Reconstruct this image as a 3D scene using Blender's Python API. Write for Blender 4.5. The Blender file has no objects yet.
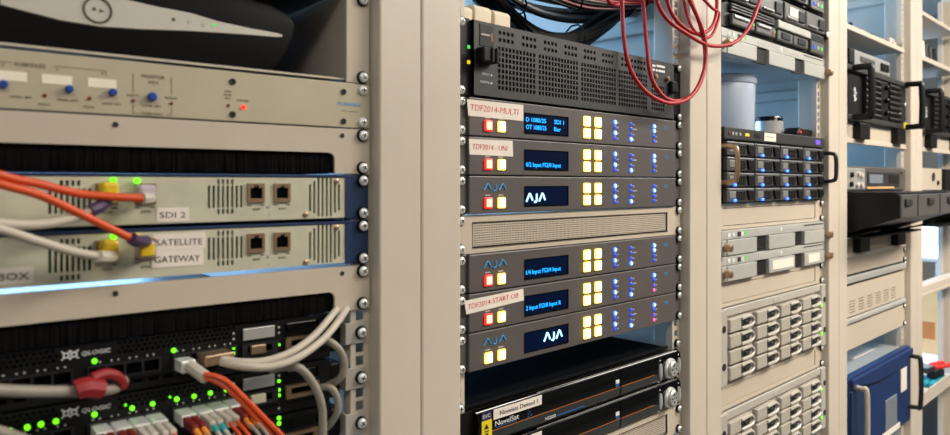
import bpy, bmesh, math, random
from mathutils import Vector, Matrix
random.seed(7)
S = bpy.context.scene
C = S.collection
R = math.radians
EYE = 1.45                                   # lens height above the floor, metres

# ---------------------------------------------------------------- camera, world, lamps, exposure
cam = bpy.data.cameras.new('camera'); camo = bpy.data.objects.new('camera', cam); C.objects.link(camo)
cam.sensor_width = 36.0; cam.lens = 703.3 / 950 * 36.0
cam.shift_y = -33.5 / 950; cam.clip_start = 0.02
camo.location = (0.0, -0.5815, EYE)
camo.rotation_euler = (R(90), 0, R(46.26 - 90))
cam.dof.use_dof = True; cam.dof.focus_distance = 0.98; cam.dof.aperture_fstop = 5.8
S.camera = camo

w = bpy.data.worlds.new('world'); S.world = w; w.use_nodes = True
w.node_tree.nodes['Background'].inputs[0].default_value = (0.9, 0.95, 1.0, 1)
w.node_tree.nodes['Background'].inputs[1].default_value = 0.03

def area(name, loc, size, energy, color, rot, sy=None):
    l = bpy.data.lights.new(name, 'AREA'); l.energy = energy; l.color = color
    l.shape = 'RECTANGLE'; l.size = size; l.size_y = sy or size
    o = bpy.data.objects.new(name, l); C.objects.link(o)
    o.location = loc; o.rotation_euler = rot
    return o
WARM = (1.0, 0.92, 0.82); COOL = (0.26, 0.56, 1.0)
area('aisle_lamp_light', (1.9, -1.15, 2.52), 1.2, 50, WARM, (0, 0, 0), 0.5)
area('aisle_lamp_light', (3.4, -1.15, 2.52), 1.2, 26, (1.0, 0.95, 0.88), (0, 0, 0), 0.5)
area('aisle_lamp_light', (1.2, -2.0, 2.52), 1.2, 8, WARM, (0, 0, 0), 0.5)
area('aisle_lamp_light', (-0.5, -1.3, 2.52), 1.2, 9, WARM, (0, 0, 0), 0.5)
area('rear_window_light', (1.2, 1.80, 1.55), 3.4, 210, COOL, (R(-90), 0, 0), 1.3)

S.view_settings.view_transform = 'Standard'; S.view_settings.look = 'None'
S.view_settings.gamma = 1.0; S.view_settings.use_curve_mapping = False
S.view_settings.exposure = 0.3

# ---------------------------------------------------------------- materials
M = {}
def mat(name, col, rough=0.5, metal=0.0, noise=0.0, nscale=40.0, bump=0.0, bscale=300.0, emit=None, estr=0.0, trans=0.0, alpha=1.0, coat=0.0, spec=None):
    m = bpy.data.materials.new(name); m.use_nodes = True
    nt = m.node_tree; b = nt.nodes['Principled BSDF']
    def srgb(c): return tuple(((v / 12.92) if v <= .04045 else ((v + .055) / 1.055) ** 2.4) for v in c)
    lc = srgb(tuple(v / 255 for v in col))
    b.inputs['Base Color'].default_value = (*lc, 1)
    b.inputs['Roughness'].default_value = rough; b.inputs['Metallic'].default_value = metal
    if spec is not None: b.inputs['Specular IOR Level'].default_value = spec
    b.inputs['Coat Weight'].default_value = coat
    b.inputs['Transmission Weight'].default_value = trans
    b.inputs['Alpha'].default_value = alpha
    tc = None
    if noise or bump:
        tc = nt.nodes.new('ShaderNodeTexCoord')
    if noise:
        n = nt.nodes.new('ShaderNodeTexNoise'); n.inputs['Scale'].default_value = nscale; n.inputs['Detail'].default_value = 4
        nt.links.new(tc.outputs['Object'], n.inputs['Vector'])
        r = nt.nodes.new('ShaderNodeValToRGB')
        r.color_ramp.elements[0].position = 0.3; r.color_ramp.elements[1].position = 0.7
        r.color_ramp.elements[0].color = (*[max(0, c * (1 - noise)) for c in lc], 1)
        r.color_ramp.elements[1].color = (*[min(1, c * (1 + noise)) for c in lc], 1)
        nt.links.new(n.outputs['Fac'], r.inputs['Fac']); nt.links.new(r.outputs['Color'], b.inputs['Base Color'])
    if bump:
        n2 = nt.nodes.new('ShaderNodeTexNoise'); n2.inputs['Scale'].default_value = bscale
        nt.links.new(tc.outputs['Object'], n2.inputs['Vector'])
        bp = nt.nodes.new('ShaderNodeBump'); bp.inputs['Strength'].default_value = bump; bp.inputs['Distance'].default_value = 0.0006
        nt.links.new(n2.outputs['Fac'], bp.inputs['Height']); nt.links.new(bp.outputs['Normal'], b.inputs['Normal'])
    if emit:
        b.inputs['Emission Color'].default_value = (*srgb(tuple(v / 255 for v in emit)), 1); b.inputs['Emission Strength'].default_value = estr
    M[name] = m
    return m
mat('frame_paint', (200, 188, 171), .42, noise=.03, nscale=9, bump=.15, bscale=500)
mat('panel_paint', (193, 180, 161), .42, noise=.03, nscale=14, bump=.15, bscale=500)
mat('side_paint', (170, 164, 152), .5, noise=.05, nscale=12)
mat('mixer_face', (186, 176, 150), .38, noise=.04, nscale=20, metal=.15)
mat('strip_white', (238, 228, 206), .6, noise=.03, nscale=60)
mat('ink_brown', (92, 80, 64), .6, noise=.1, nscale=90)
mat('ink_black', (30, 29, 28), .6, noise=.1, nscale=90)
mat('ink_blue', (44, 150, 208), .5, noise=.08, nscale=90)
mat('ink_red', (214, 34, 62), .6, noise=.1, nscale=300)
mat('ink_deep_blue', (30, 84, 150), .5, noise=.08, nscale=90)
mat('ink_white', (225, 225, 220), .5, noise=.05, nscale=90)
mat('ink_grey', (176, 174, 168), .5, noise=.05, nscale=90)
mat('ink_orange', (168, 96, 40), .4, noise=.08, nscale=90)
mat('ink_navy', (34, 32, 70), .4, noise=.08, nscale=90)
mat('label_yellow', (232, 208, 36), .5, noise=.05, nscale=60)
mat('paper', (228, 218, 204), .75, noise=.04, nscale=40)
mat('black_plastic', (14, 14, 15), .45, noise=.15, nscale=60, bump=.2, spec=.25)
mat('black_satin', (17, 17, 18), .4, noise=.1, nscale=30, spec=.3)
mat('black_gloss', (8, 8, 8), .1, noise=.1, nscale=20, spec=.4)
mat('gloss_reflection', (44, 47, 44), .12, noise=.1, nscale=20, coat=.3)  # grey-green tone stands in for a reflection on the black gloss
mat('black_casing', (9, 9, 9), .5, noise=.1, nscale=30, spec=.12)
mat('swoosh_silver', (196, 190, 178), .4, metal=.25, noise=.03, nscale=30)
mat('dark_void', (6, 6, 7), .9, noise=.1, nscale=40, spec=.05)
mat('charcoal', (38, 36, 34), .55, noise=.05, nscale=30, bump=.2, bscale=800)
mat('aja_grey', (88, 82, 79), .42, noise=.03, nscale=25, bump=.2, bscale=900)
mat('steel_dark', (70, 70, 72), .35, metal=.8, noise=.1, nscale=40)
mat('chrome', (236, 236, 230), .3, metal=.35, noise=.04, nscale=90)
mat('zinc', (200, 196, 172), .4, metal=.15, noise=.07, nscale=45)
mat('silver', (196, 196, 192), .34, metal=.55, noise=.04, nscale=60)
mat('silver_face', (184, 183, 176), .4, metal=.2, noise=.03, nscale=40)
mat('brass', (178, 150, 120), .35, metal=.8, noise=.1, nscale=80)
mat('navy_paint', (26, 46, 80), .42, noise=.06, nscale=20)
mat('brush_hair', (12, 11, 12), .8, noise=.3, nscale=400, spec=.1)
mat('cream_plastic', (226, 208, 176), .5, noise=.03, nscale=20)
mat('cable_orange', (208, 74, 20), .45, noise=.06, nscale=60)
mat('cable_white', (190, 180, 162), .5, noise=.06, nscale=60)
mat('cable_grey', (140, 132, 118), .5, noise=.08, nscale=60)
mat('cable_red', (170, 8, 18), .5, noise=.06, nscale=60)
mat('cable_black', (6, 6, 7), .5, noise=.2, nscale=60, spec=.15)
mat('cable_brown', (96, 44, 36), .5, noise=.2, nscale=60)
mat('plug_white', (196, 186, 172), .45, noise=.04, nscale=60)
mat('plug_red', (118, 22, 26), .5, noise=.06, nscale=60)
mat('plug_teal', (44, 150, 152), .5, noise=.06, nscale=60)
mat('plug_amber', (228, 140, 44), .5, noise=.06, nscale=60)
mat('plug_yellow', (222, 186, 24), .45, noise=.06, nscale=60)
mat('boot_lilac', (178, 164, 172), .5, noise=.06, nscale=60)
mat('boot_purple', (62, 40, 72), .5, noise=.06, nscale=60)
mat('tab_red', (140, 16, 24), .6, noise=.08, nscale=60)
mat('circuit_green', (60, 110, 74), .6, noise=.4, nscale=120)
mat('knob_blue', (30, 70, 150), .35, noise=.05, nscale=60)
mat('beige_drive', (172, 165, 152), .45, noise=.04, nscale=40)
mat('beige_silver', (196, 190, 178), .36, metal=.25, noise=.04, nscale=40)
mat('drive_grey', (92, 92, 92), .35, metal=.3, noise=.08, nscale=40)
mat('drive_light', (140, 140, 138), .35, metal=.3, noise=.08, nscale=40)
mat('server_grey', (92, 90, 87), .4, metal=.3, noise=.08, nscale=40)
mat('clear_plastic', (232, 240, 250), .2, noise=.03, nscale=10, trans=.55)
mat('monitor_blue', (18, 46, 92), .4, noise=.06, nscale=20, bump=.2)
mat('cardboard', (196, 150, 96), .8, noise=.06, nscale=30)
mat('lcd_grey', (120, 128, 136), .25, noise=.04, nscale=30)
mat('wall_brown', (140, 122, 100), .8, noise=.03, nscale=6)
mat('wall_dark', (74, 70, 66), .8, noise=.03, nscale=6)
mat('wall_white', (214, 218, 224), .8, noise=.03, nscale=6)
mat('floor_vinyl', (84, 82, 80), .5, noise=.08, nscale=20)
mat('ceiling_tile', (222, 220, 214), .85, noise=.04, nscale=30)
mat('binder_dark', (60, 58, 56), .6, noise=.08, nscale=30)
mat('bench_white', (220, 222, 226), .45, noise=.03, nscale=20)
mat('glove_teal', (30, 140, 150), .6, noise=.1, nscale=40)
mat('tool_red', (206, 40, 36), .5, noise=.1, nscale=40)
mat('lead_green', (40, 90, 70), .5, noise=.1, nscale=40)
# things that give off light
mat('led_green', (40, 200, 40), .4, noise=.02, emit=(120, 255, 20), estr=1.3)
mat('led_green_dim', (60, 160, 60), .4, noise=.02, emit=(70, 230, 90), estr=.6)
mat('led_blue', (120, 170, 255), .4, noise=.02, emit=(24, 96, 255), estr=2.2)
mat('led_core', (220, 235, 255), .4, noise=.02, emit=(190, 220, 255), estr=2.5)
mat('led_blue_dim', (30, 80, 220), .4, noise=.02, emit=(10, 80, 255), estr=.55)
mat('led_violet', (110, 80, 230), .4, noise=.02, emit=(120, 70, 255), estr=.5)
mat('led_pink', (240, 120, 190), .4, noise=.02, emit=(255, 90, 170), estr=.7)
mat('led_red', (220, 40, 30), .4, noise=.02, emit=(255, 40, 24), estr=1.6)
mat('led_red_off', (110, 22, 20), .4, noise=.02)
mat('led_amber', (220, 190, 40), .4, noise=.02, emit=(240, 200, 20), estr=.8)
mat('lamp_yellow_rim', (255, 220, 90), .4, noise=.02, emit=(255, 220, 110), estr=1.3)
mat('lamp_yellow', (255, 240, 190), .4, noise=.02, emit=(255, 244, 205), estr=3.0)
mat('lamp_red_rim', (255, 60, 50), .4, noise=.02, emit=(255, 36, 30), estr=1.0)
mat('lamp_red', (255, 150, 110), .4, noise=.02, emit=(255, 176, 138), estr=2.0)
mat('lcd_navy', (3, 8, 20), .3, noise=.05, nscale=30, emit=(1, 14, 44), estr=.7, spec=.1)
mat('lcd_cyan', (30, 170, 250), .4, noise=.02, emit=(20, 160, 255), estr=1.3)
mat('lcd_white', (200, 240, 255), .4, noise=.02, emit=(150, 225, 255), estr=1.6)
mat('screen_white', (240, 248, 255), .4, noise=.01, emit=(232, 244, 255), estr=2.0)
mat('window_daylight', (200, 225, 255), .4, noise=.02, nscale=2, emit=(150, 195, 255), estr=1.2)
mat('lamp_panel', (255, 250, 240), .4, noise=.01, emit=(255, 244, 225), estr=3.0)

# ---------------------------------------------------------------- builders
RACK = {'L': 170.0, 'M': 762.0, 'R': 1349.0, 'Q': 1942.0, 'E': 2540.0}   # rack centre lines, mm
UNIT = 44.45
def zn(n): return EYE * 1000 + 98.5 - n * UNIT                           # height of rack position n, mm

class MB:
    """collects shapes in millimetres; with hh set, the third number counts DOWN from the top of a unit"""
    def __init__(self, hh=None): self.bm = bmesh.new(); self.hh = hh
    def P(self, u, y, v): return Vector((u / 1000, y / 1000, ((self.hh - v) if self.hh is not None else v) / 1000))
    def box(self, u0, u1, y0, y1, v0, v1, bev=0, seg=2):
        t = bmesh.new()
        vs = [t.verts.new(self.P(u, y, v)) for u in (u0, u1) for y in (y0, y1) for v in (v0, v1)]
        for f in ((0, 1, 3, 2), (4, 6, 7, 5), (0, 4, 5, 1), (2, 3, 7, 6), (0, 2, 6, 4), (1, 5, 7, 3)): t.faces.new([vs[i] for i in f])
        bmesh.ops.recalc_face_normals(t, faces=t.faces[:])
        if bev: bmesh.ops.bevel(t, geom=t.edges[:], offset=bev / 1000, segments=seg, affect='EDGES', profile=.5, clamp_overlap=True)
        self.add(t); return self
    def add(self, t):
        me = bpy.data.meshes.new('tmp'); t.to_mesh(me); t.free(); self.bm.from_mesh(me); bpy.data.meshes.remove(me)
    def prism(self, pts, y0, y1, bev=0, seg=2):
        """front outline (u, v) pushed from y0 to y1"""
        t = bmesh.new()
        a = [t.verts.new(self.P(u, y0, v)) for u, v in pts]; b = [t.verts.new(self.P(u, y1, v)) for u, v in pts]
        t.faces.new(a); t.faces.new(b[::-1]); n = len(pts)
        for i in range(n): t.faces.new((a[i], b[i], b[(i + 1) % n], a[(i + 1) % n]))
        bmesh.ops.recalc_face_normals(t, faces=t.faces[:])
        if bev: bmesh.ops.bevel(t, geom=t.edges[:], offset=bev / 1000, segments=seg, affect='EDGES', profile=.5, clamp_overlap=True)
        self.add(t); return self
    def sideprism(self, pts, u0, u1, bev=0, seg=2):
        """side outline (y, v) pushed from u0 to u1"""
        t = bmesh.new()
        a = [t.verts.new(self.P(u0, y, v)) for y, v in pts]; b = [t.verts.new(self.P(u1, y, v)) for y, v in pts]
        t.faces.new(a); t.faces.new(b[::-1]); n = len(pts)
        for i in range(n): t.faces.new((a[i], b[i], b[(i + 1) % n], a[(i + 1) % n]))
        bmesh.ops.recalc_face_normals(t, faces=t.faces[:])
        if bev: bmesh.ops.bevel(t, geom=t.edges[:], offset=bev / 1000, segments=seg, affect='EDGES', profile=.5, clamp_overlap=True)
        self.add(t); return self
    def lathe(self, u, v, prof, seg=16, axis='y', sx=1.0):
        """prof = [(radius, along)], spun round an axis along y (front) or z"""
        rings = []
        for r, a in prof:
            ring = []
            for k in range(seg):
                th = 2 * math.pi * k / seg
                if axis == 'y': q = self.P(u + r * math.cos(th) * sx, a, v + r * math.sin(th))
                else: q = self.P(u + r * math.cos(th), v + r * math.sin(th) * sx, a)
                ring.append(self.bm.verts.new(q))
            rings.append(ring)
        for i in range(len(rings) - 1):
            for k in range(seg):
                self.bm.faces.new((rings[i][k], rings[i][(k + 1) % seg], rings[i + 1][(k + 1) % seg], rings[i + 1][k]))
        self.bm.faces.new(rings[0]); self.bm.faces.new(rings[-1])
        return self
    def cyl(self, u, v, r, y0, y1, seg=14): return self.lathe(u, v, [(r, y0), (r, y1)], seg)
    def tube(self, pts, r, seg=8, sub=6, closed=False):
        p = [self.P(*q) for q in pts]
        path = []
        n = len(p)
        if n > 2 and sub > 1:
            for i in range(n - 1):
                p0 = p[max(0, i - 1)]; p1 = p[i]; p2 = p[i + 1]; p3 = p[min(n - 1, i + 2)]
                for k in range(sub):
                    t = k / sub
                    path.append(.5 * ((2 * p1) + (p2 - p0) * t + (2 * p0 - 5 * p1 + 4 * p2 - p3) * t * t + (3 * p1 - p0 - 3 * p2 + p3) * t ** 3))
            path.append(p[-1])
        else: path = p
        r = r / 1000
        tan = (path[1] - path[0]).normalized()
        nrm = tan.orthogonal().normalized()
        rings = []
        for i, q in enumerate(path):
            t2 = (path[min(i + 1, len(path) - 1)] - path[max(i - 1, 0)])
            t2 = t2.normalized() if t2.length > 1e-9 else tan
            nrm = (nrm - t2 * nrm.dot(t2)).normalized(); bn = t2.cross(nrm)
            rings.append([self.bm.verts.new(q + (nrm * math.cos(2 * math.pi * k / seg) + bn * math.sin(2 * math.pi * k / seg)) * r) for k in range(seg)])
        for i in range(len(rings) - 1):
            for k in range(seg):
                self.bm.faces.new((rings[i][k], rings[i][(k + 1) % seg], rings[i + 1][(k + 1) % seg], rings[i + 1][k]))
        self.bm.faces.new(rings[0][::-1]); self.bm.faces.new(rings[-1])
        return self
    def plate(self, u0, u1, v0, v1, y0, holes, th=1.5):
        """front sheet at y0 with real rectangular holes (u0,u1,v0,v1)"""
        us = sorted({round(a, 3) for a in [u0, u1] + [h[0] for h in holes] + [h[1] for h in holes]})
        vs = sorted({round(a, 3) for a in [v0, v1] + [h[2] for h in holes] + [h[3] for h in holes]})
        ui = {a: i for i, a in enumerate(us)}; vi = {a: i for i, a in enumerate(vs)}
        cut = set()
        for h in holes:
            for i in range(ui[round(h[0], 3)], ui[round(h[1], 3)]):
                for j in range(vi[round(h[2], 3)], vi[round(h[3], 3)]): cut.add((i, j))
        cache = {}
        def V(i, j):
            if (i, j) not in cache: cache[(i, j)] = self.bm.verts.new(self.P(us[i], y0, vs[j]))
            return cache[(i, j)]
        # merge runs of solid cells along u to keep it cheap
        for j in range(len(vs) - 1):
            i = 0
            while i < len(us) - 1:
                if (i, j) in cut: i += 1; continue
                k = i
                while k + 1 < len(us) - 1 and (k + 1, j) not in cut: k += 1
                self.bm.faces.new([self.bm.verts.new(self.P(us[a], y0, vs[b])) for a, b in ((i, j), (k + 1, j), (k + 1, j + 1), (i, j + 1))])
                i = k + 1
        for h in holes + [(u0, u1, v0, v1)]:
            c = [(h[0], h[2]), (h[1], h[2]), (h[1], h[3]), (h[0], h[3])]
            for q in range(4):
                a, b = c[q], c[(q + 1) % 4]
                self.bm.faces.new([self.bm.verts.new(self.P(x, y, z)) for x, y, z in ((a[0], y0, a[1]), (b[0], y0, b[1]), (b[0], y0 + th, b[1]), (a[0], y0 + th, a[1]))])
        return self
    def mesh(self, smooth=False):
        bmesh.ops.recalc_face_normals(self.bm, faces=self.bm.faces[:]) if smooth else None
        me = bpy.data.meshes.new('mesh'); self.bm.to_mesh(me); self.bm.free()
        if smooth:
            for p in me.polygons: p.use_smooth = True
            try: me.set_sharp_from_angle(angle=R(40))
            except Exception: pass
        return me
    def build(self, name, material, parent=None, smooth=False):
        return link(name, self.mesh(smooth), material, parent)

def link(name, me, material=None, parent=None):
    me.name = name
    if material and not me.materials:
        me.materials.append(M[material])
    o = bpy.data.objects.new(name, me); C.objects.link(o)
    if parent: o.parent = parent
    return o
def share(o, parent, loc=None, name=None):
    c = o.copy(); C.objects.link(c); c.parent = parent
    if name: c.name = name
    if loc is not None: c.location = loc
    return c
def tag(o, label, cat, group=None, kind=None):
    if label: o['label'] = label
    if cat: o['category'] = cat
    if group: o['group'] = group
    if kind: o['kind'] = kind
    return o
def empty(name, loc, label=None, cat=None, group=None):
    o = bpy.data.objects.new(name, None); C.objects.link(o); o.location = loc; o.empty_display_size = .02
    return tag(o, label, cat, group)
def struct(name, mb, material, parent=None):
    o = mb.build(name, material, parent); o['kind'] = 'structure'; return o

_txt = {}
def text_mesh(s, cap, width=None, shear=0.0, thin=0.0):
    key = (s, cap, width, shear, thin)
    if key in _txt: return _txt[key]
    cu = bpy.data.curves.new('t', 'FONT'); cu.body = s; cu.size = cap / .73 / 1000; cu.extrude = .00012; cu.shear = shear; cu.offset = -thin / 1000
    cu.resolution_u = 2; cu.align_x = 'LEFT'
    o = bpy.data.objects.new('t', cu); C.objects.link(o)
    bpy.context.view_layer.update()
    me = bpy.data.meshes.new_from_object(o.evaluated_get(bpy.context.evaluated_depsgraph_get()))
    bpy.data.objects.remove(o); bpy.data.curves.remove(cu)
    xs = [v.co.x for v in me.vertices]
    if width and xs:
        k = width / 1000 / max(1e-6, max(xs) - min(xs)); x0 = min(xs)
        for v in me.vertices: v.co.x = (v.co.x - x0) * k
    _txt[key] = me
    return me

# the panels of the left rack stand five degrees askew: their left ends sit deeper than their right ends
SKEW = R(5.0)
def left_xy(u, y=0.0):
    a = .972 * u - 226.7
    return 400 + a * math.cos(SKEW) + y * math.sin(SKEW), -.5 - a * math.sin(SKEW) + y * math.cos(SKEW)
class Unit:
    """one rack-mounted thing: an Empty at its base that parents its parts; part coordinates u (from rack centre), y, v (down from top), mm"""
    def __init__(self, name, label, cat, rack, n, hU, group=None, dy=0):
        self.h = hU * UNIT; self.root = empty(name, (RACK[rack] / 1000, dy / 1000, zn(n + hU) / 1000), label, cat, group)
        if rack == 'L':
            x, y = left_xy(0, dy); self.root.location.x = x / 1000; self.root.location.y = y / 1000
            self.root.rotation_euler = (0, 0, -SKEW); self.root.scale = (.972, 1, 1)
    def mb(self): return MB(self.h)
    def box(self, name, material, u0, u1, y0, y1, v0, v1, bev=0, parent=None, seg=2):
        return self.mb().box(u0, u1, y0, y1, v0, v1, bev, seg).build(name, material, parent or self.root)
    def text(self, s, u, y, v, cap, material, width=None, rot=0.0, name='lettering', parent=None, shear=0.0, thin=0.0):
        me = text_mesh(s, cap, width, shear, thin)
        me2 = me.copy(); me2.materials.clear(); me2.materials.append(M[material])
        o = link(name, me2, None, parent or self.root)
        o.location = (u / 1000, y / 1000, (self.h - v) / 1000); o.rotation_euler = (R(90), R(rot), 0)
        return o
    def screw(self, u, v, y=-3.0, washer=True):
        if washer: y -= 2.4
        s = share(SCREW, self.root, (u / 1000, y / 1000, (self.h - v) / 1000)); s.rotation_euler = (0, random.uniform(0, 1.5), 0)
        if washer: share(WASHER, s, (0, 0, 0))
    def screws(self, sides=(-1, 1), vs=None, y=-3.0, washer=True):
        if vs is None: vs = (6.35, self.h - 6.35)
        for sd in sides:
            for v in vs: self.screw(sd * 232.5, v, y, washer)

# screw: domed head with a cross recess, and its black cup washer; shared by all rack screws
def screw_meshes():
    m = MB(); m.lathe(0, 0, [(5.0, 0), (5.0, -1.4), (4.4, -2.6), (3.0, -3.4), (1.2, -3.7)], 16)
    n0 = len(m.bm.faces)
    m.box(-2.6, 2.6, -3.85, -3.0, -.55, .55); m.box(-.55, .55, -3.85, -3.0, -2.6, 2.6)
    m.bm.faces.ensure_lookup_table()
    for f in m.bm.faces[n0:]: f.material_index = 1
    for f in m.bm.faces[:n0]: f.smooth = True
    bmesh.ops.recalc_face_normals(m.bm, faces=m.bm.faces[:])
    me = bpy.data.meshes.new('screw'); m.bm.to_mesh(me); me.materials.append(M['chrome']); me.materials.append(M['steel_dark'])
    k = MB(); k.lathe(0, 0, [(6.3, 4.0), (6.3, .6), (5.8, -.8), (4.6, -.6)], 18)
    return me, k.mesh(True)
_sm, _wm = screw_meshes()
SCREW = bpy.data.objects.new('screw', _sm)
_wm.name = 'washer'; _wm.materials.append(M['black_plastic'])
WASHER = bpy.data.objects.new('washer', _wm)

# ---------------------------------------------------------------- the room
struct('floor', MB().box(-1600, 5600, -2700, 2000, -60, 0), 'floor_vinyl')
struct('ceiling', MB().box(-1600, 5600, -2700, 2000, 2600, 2660), 'ceiling_tile')
struct('wall_back', MB().box(-1600, 5600, 1900, 1980, 0, 2600), 'wall_white')
struct('wall_front', MB().box(-1600, 5600, -2760, -2700, 0, 2600), 'wall_dark')
struct('wall_left', MB().box(-1660, -1600, -2700, 1900, 0, 2600), 'wall_brown')
struct('wall_right', MB().box(5600, 5660, -2700, 1900, 0, 2600), 'wall_brown')
for i, (x0, x1) in enumerate(((-500, 2900),)):
    wn = struct('window_%d' % (i + 1), MB().box(x0, x1, 1885, 1899, 900, 2200), 'window_daylight')
    fr = MB().box(x0 - 40, x1 + 40, 1870, 1899, 860, 900).box(x0 - 40, x1 + 40, 1870, 1899, 2200, 2240)
    for xx in (x0 - 40, (x0 + x1) / 2 - 20, x1): fr.box(xx, xx + 40, 1870, 1899, 900, 2200)
    fr.build('window_frame', 'bench_white', wn)
for i, (x, y) in enumerate(((1900, -1150), (3400, -1150), (1200, -2000), (-500, -1300))):
    q = ('over the racks of converters', 'over the far racks', 'behind the camera', 'at the left end of the aisle')[i]
    e = empty('ceiling_light', (x / 1000, y / 1000, 2.53), 'rectangular ceiling light panel ' + q, 'ceiling light', 'ceiling light panels')
    MB().box(-640, 640, -290, 290, 30, 70, 4).build('housing', 'bench_white', e)
    MB().box(-600, 600, -250, 250, 18, 30).build('diffuser', 'lamp_panel', e)

# ---------------------------------------------------------------- the five racks
def rail_mesh():
    """rail strip with square holes, 0..2 mm thick, u 0..20, from z0 to z1"""
    m = MB()
    zs = []
    for k in range(-9, 16):
        for off in (6.35, 22.2, 38.1): zs.append(zn(k) - off)
    zs = sorted(zs)
    holes = [(6.0, 15.0, z - 4.6, z + 4.6) for z in zs]
    m.plate(0, 21.8, 60, 2060, 0, holes, 2.0)
    m.box(0, 2, 2, 12, 60, 2060)
    return m.mesh()
RAIL = rail_mesh()
def rear_rail_mesh():
    m = MB()
    holes = []
    for k in range(0, 40): holes.append((9, 20, 700 + k * 33.0, 700 + k * 33.0 + 13))
    m.plate(0, 32, 60, 2060, 0, holes, 2.0)
    return m.mesh()
REAR = rear_rail_mesh()
names = {'L': 'cream steel rack at the left holding the network switches', 'M': 'cream steel rack holding the six stacked grey frame converters',
         'R': 'cream steel rack holding the sixteen-bay disk arrays', 'Q': 'cream steel rack holding the black amplifier with loop handles and the blue box',
         'E': 'cream steel rack at the far right end, open at its side'}
bounds = {'L': (-130, 463), 'M': (463, 1060), 'R': (1060, 1647), 'Q': (1647, 2242), 'E': (2242, 2840)}
for k in 'LMRQE':
    c = RACK[k]; e = empty('equipment_rack', (c / 1000, 0, 0), names[k], 'rack', 'cream equipment racks in a row')
    b0, b1 = bounds[k][0] - c, bounds[k][1] - c
    hw = 240 if k in 'LR' else 244
    for sd, a, b in ((-1, b0 + .7, -hw), (1, hw, b1 - .7)):
        MB().box(a, b, -18, 48, 0, 2120, 2.2, 2).build('post', 'frame_paint', e)
    for sd in (-1, 1):
        ro = link('mounting_rail', RAIL, 'frame_paint', e); ro.location = (sd * (hw - 22) / 1000, .04 if (k, sd) in (('E', 1), ('L', -1)) else 0, 0); ro.scale = (sd, 1, 1)
        rr = link('rear_rail', REAR, 'side_paint', e); rr.location = (sd * 222 / 1000, .56, 0); rr.scale = (sd, 1, 1)
        if k == 'E' and sd == 1: continue
        MB().box(sd * 278, sd * 280, 52, 760, 60, 2060).build('side_panel', 'side_paint', e)
        for z in (1100, 1400, 1640, 1705, 1960): MB().box(sd * 262, sd * 277.5, 52, 740, z, z + 22, 3).build('side_bar', 'side_paint', e)
    MB().box(b0 + 2, b1 - 2, -16, 780, 2121, 2150, 3).build('top_cap', 'frame_paint', e)
    MB().box(b0 + 2, b1 - 2, -10, 780, 1, 58).build('plinth', 'frame_paint', e)
# ================================================================ LEFT RACK
# chassis above, only its dark underside shows
U = Unit('equipment_chassis', 'dark chassis above the black rounded set-top box', 'equipment', 'L', -4, 2)
U.box('chassis', 'charcoal', -220, 216, 3, 420, 2, 87); U.box('front_panel', 'black_satin', -241, 241, -3, 0, 1, 88, 1); U.screws()

# shelf of two units and the box on it
U = Unit('rack_shelf', 'cream two-unit rack shelf under the black rounded set-top box', 'shelf', 'L', -2, 2)
U.box('tray', 'panel_paint', -216, 216, 2, 330, 84, 86)
U.box('side_plate', 'side_paint', -218, -216, 0, 330, 2, 86); U.box('side_plate', 'side_paint', 215, 217, 0, 330, 2, 86)
U.box('back_plate', 'side_paint', -216, 215, 328, 330, 2, 84)  # added plate, keeps the blue rear light off the shelf sides
U.box('ear', 'panel_paint', 215, 241, -3, -.2, .5, 88.4, .6); U.box('ear', 'panel_paint', -241, -215, -3, -.2, .5, 88.4, .6)
U.screws()

bx, by = left_xy(0, 20)
e = empty('set_top_box', (bx / 1000, by / 1000, (zn(0) + 4.9) / 1000), 'black rounded set-top box with a silver swoosh on the left rack shelf', 'set-top box')
e.rotation_euler = (0, 0, -SKEW)
def rel(pts): return [((a - 400) * math.cos(SKEW) - (b + .5) * math.sin(SKEW) + 226.7, c + 1450 - (zn(0) + 4.9)) for a, b, c in pts]
out = [(-205, 0), (132, 0), (146, 6), (157, 18), (165, 34), (168, 46), (166, 54), (158, 60), (142, 66), (80, 74), (-205, 80)]
b = MB(); b.prism(out, 0, 190, 7, 3); b.build('casing', 'black_casing', e, True)
sw = rel([(107,43,134), (126,42,131), (146,40,128), (174,37,127), (203,35,129), (244,31,133), (287,27,136), (323,24,138), (328,24,139), (328,24,141), (323,24,142), (297,27,143), (269,29,145), (244,31,149), (219,33,150), (196,35,152), (166,38,154), (132,41,155), (107,43,155)])
b = MB(); b.prism(sw, -1.6, 1, .5, 1); band = b.build('swoosh_band', 'swoosh_silver', e)
cx, cz = rel([(172,37,140)])[0]
b = MB(); ring = []
for k in range(28):
    th = 2 * math.pi * k / 28; ring.append((cx + 10 * math.cos(th), -2.0, cz + 10 * math.sin(th)))
b.tube(ring + [ring[0]], .9, 6, 1); b.build('button_ring', 'ink_brown', band)
b = MB(); b.lathe(cx - 2.6, cz + .6, [(1.4, -2.2), (1.4, -1.4)], 10); b.prism([(cx + 1.6, cz - 1.6), (cx + 5, cz - .3), (cx + 1.6, cz + 1.2)], -2.2, -1.4); b.build('button_mark', 'ink_brown', band)
for q, mt in (((230,32,141), 'ink_brown'), ((243,31,141), 'ink_grey'), ((255,30,140), 'ink_grey'), ((264,29,141), 'led_green_dim')):
    a, c2 = rel([q])[0]; b = MB(); b.lathe(a, c2, [(1.6, -2.1), (1.6, -1.3)], 10); b.build('status_light' if mt.startswith('led') else 'pin_hole', mt, band)

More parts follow.
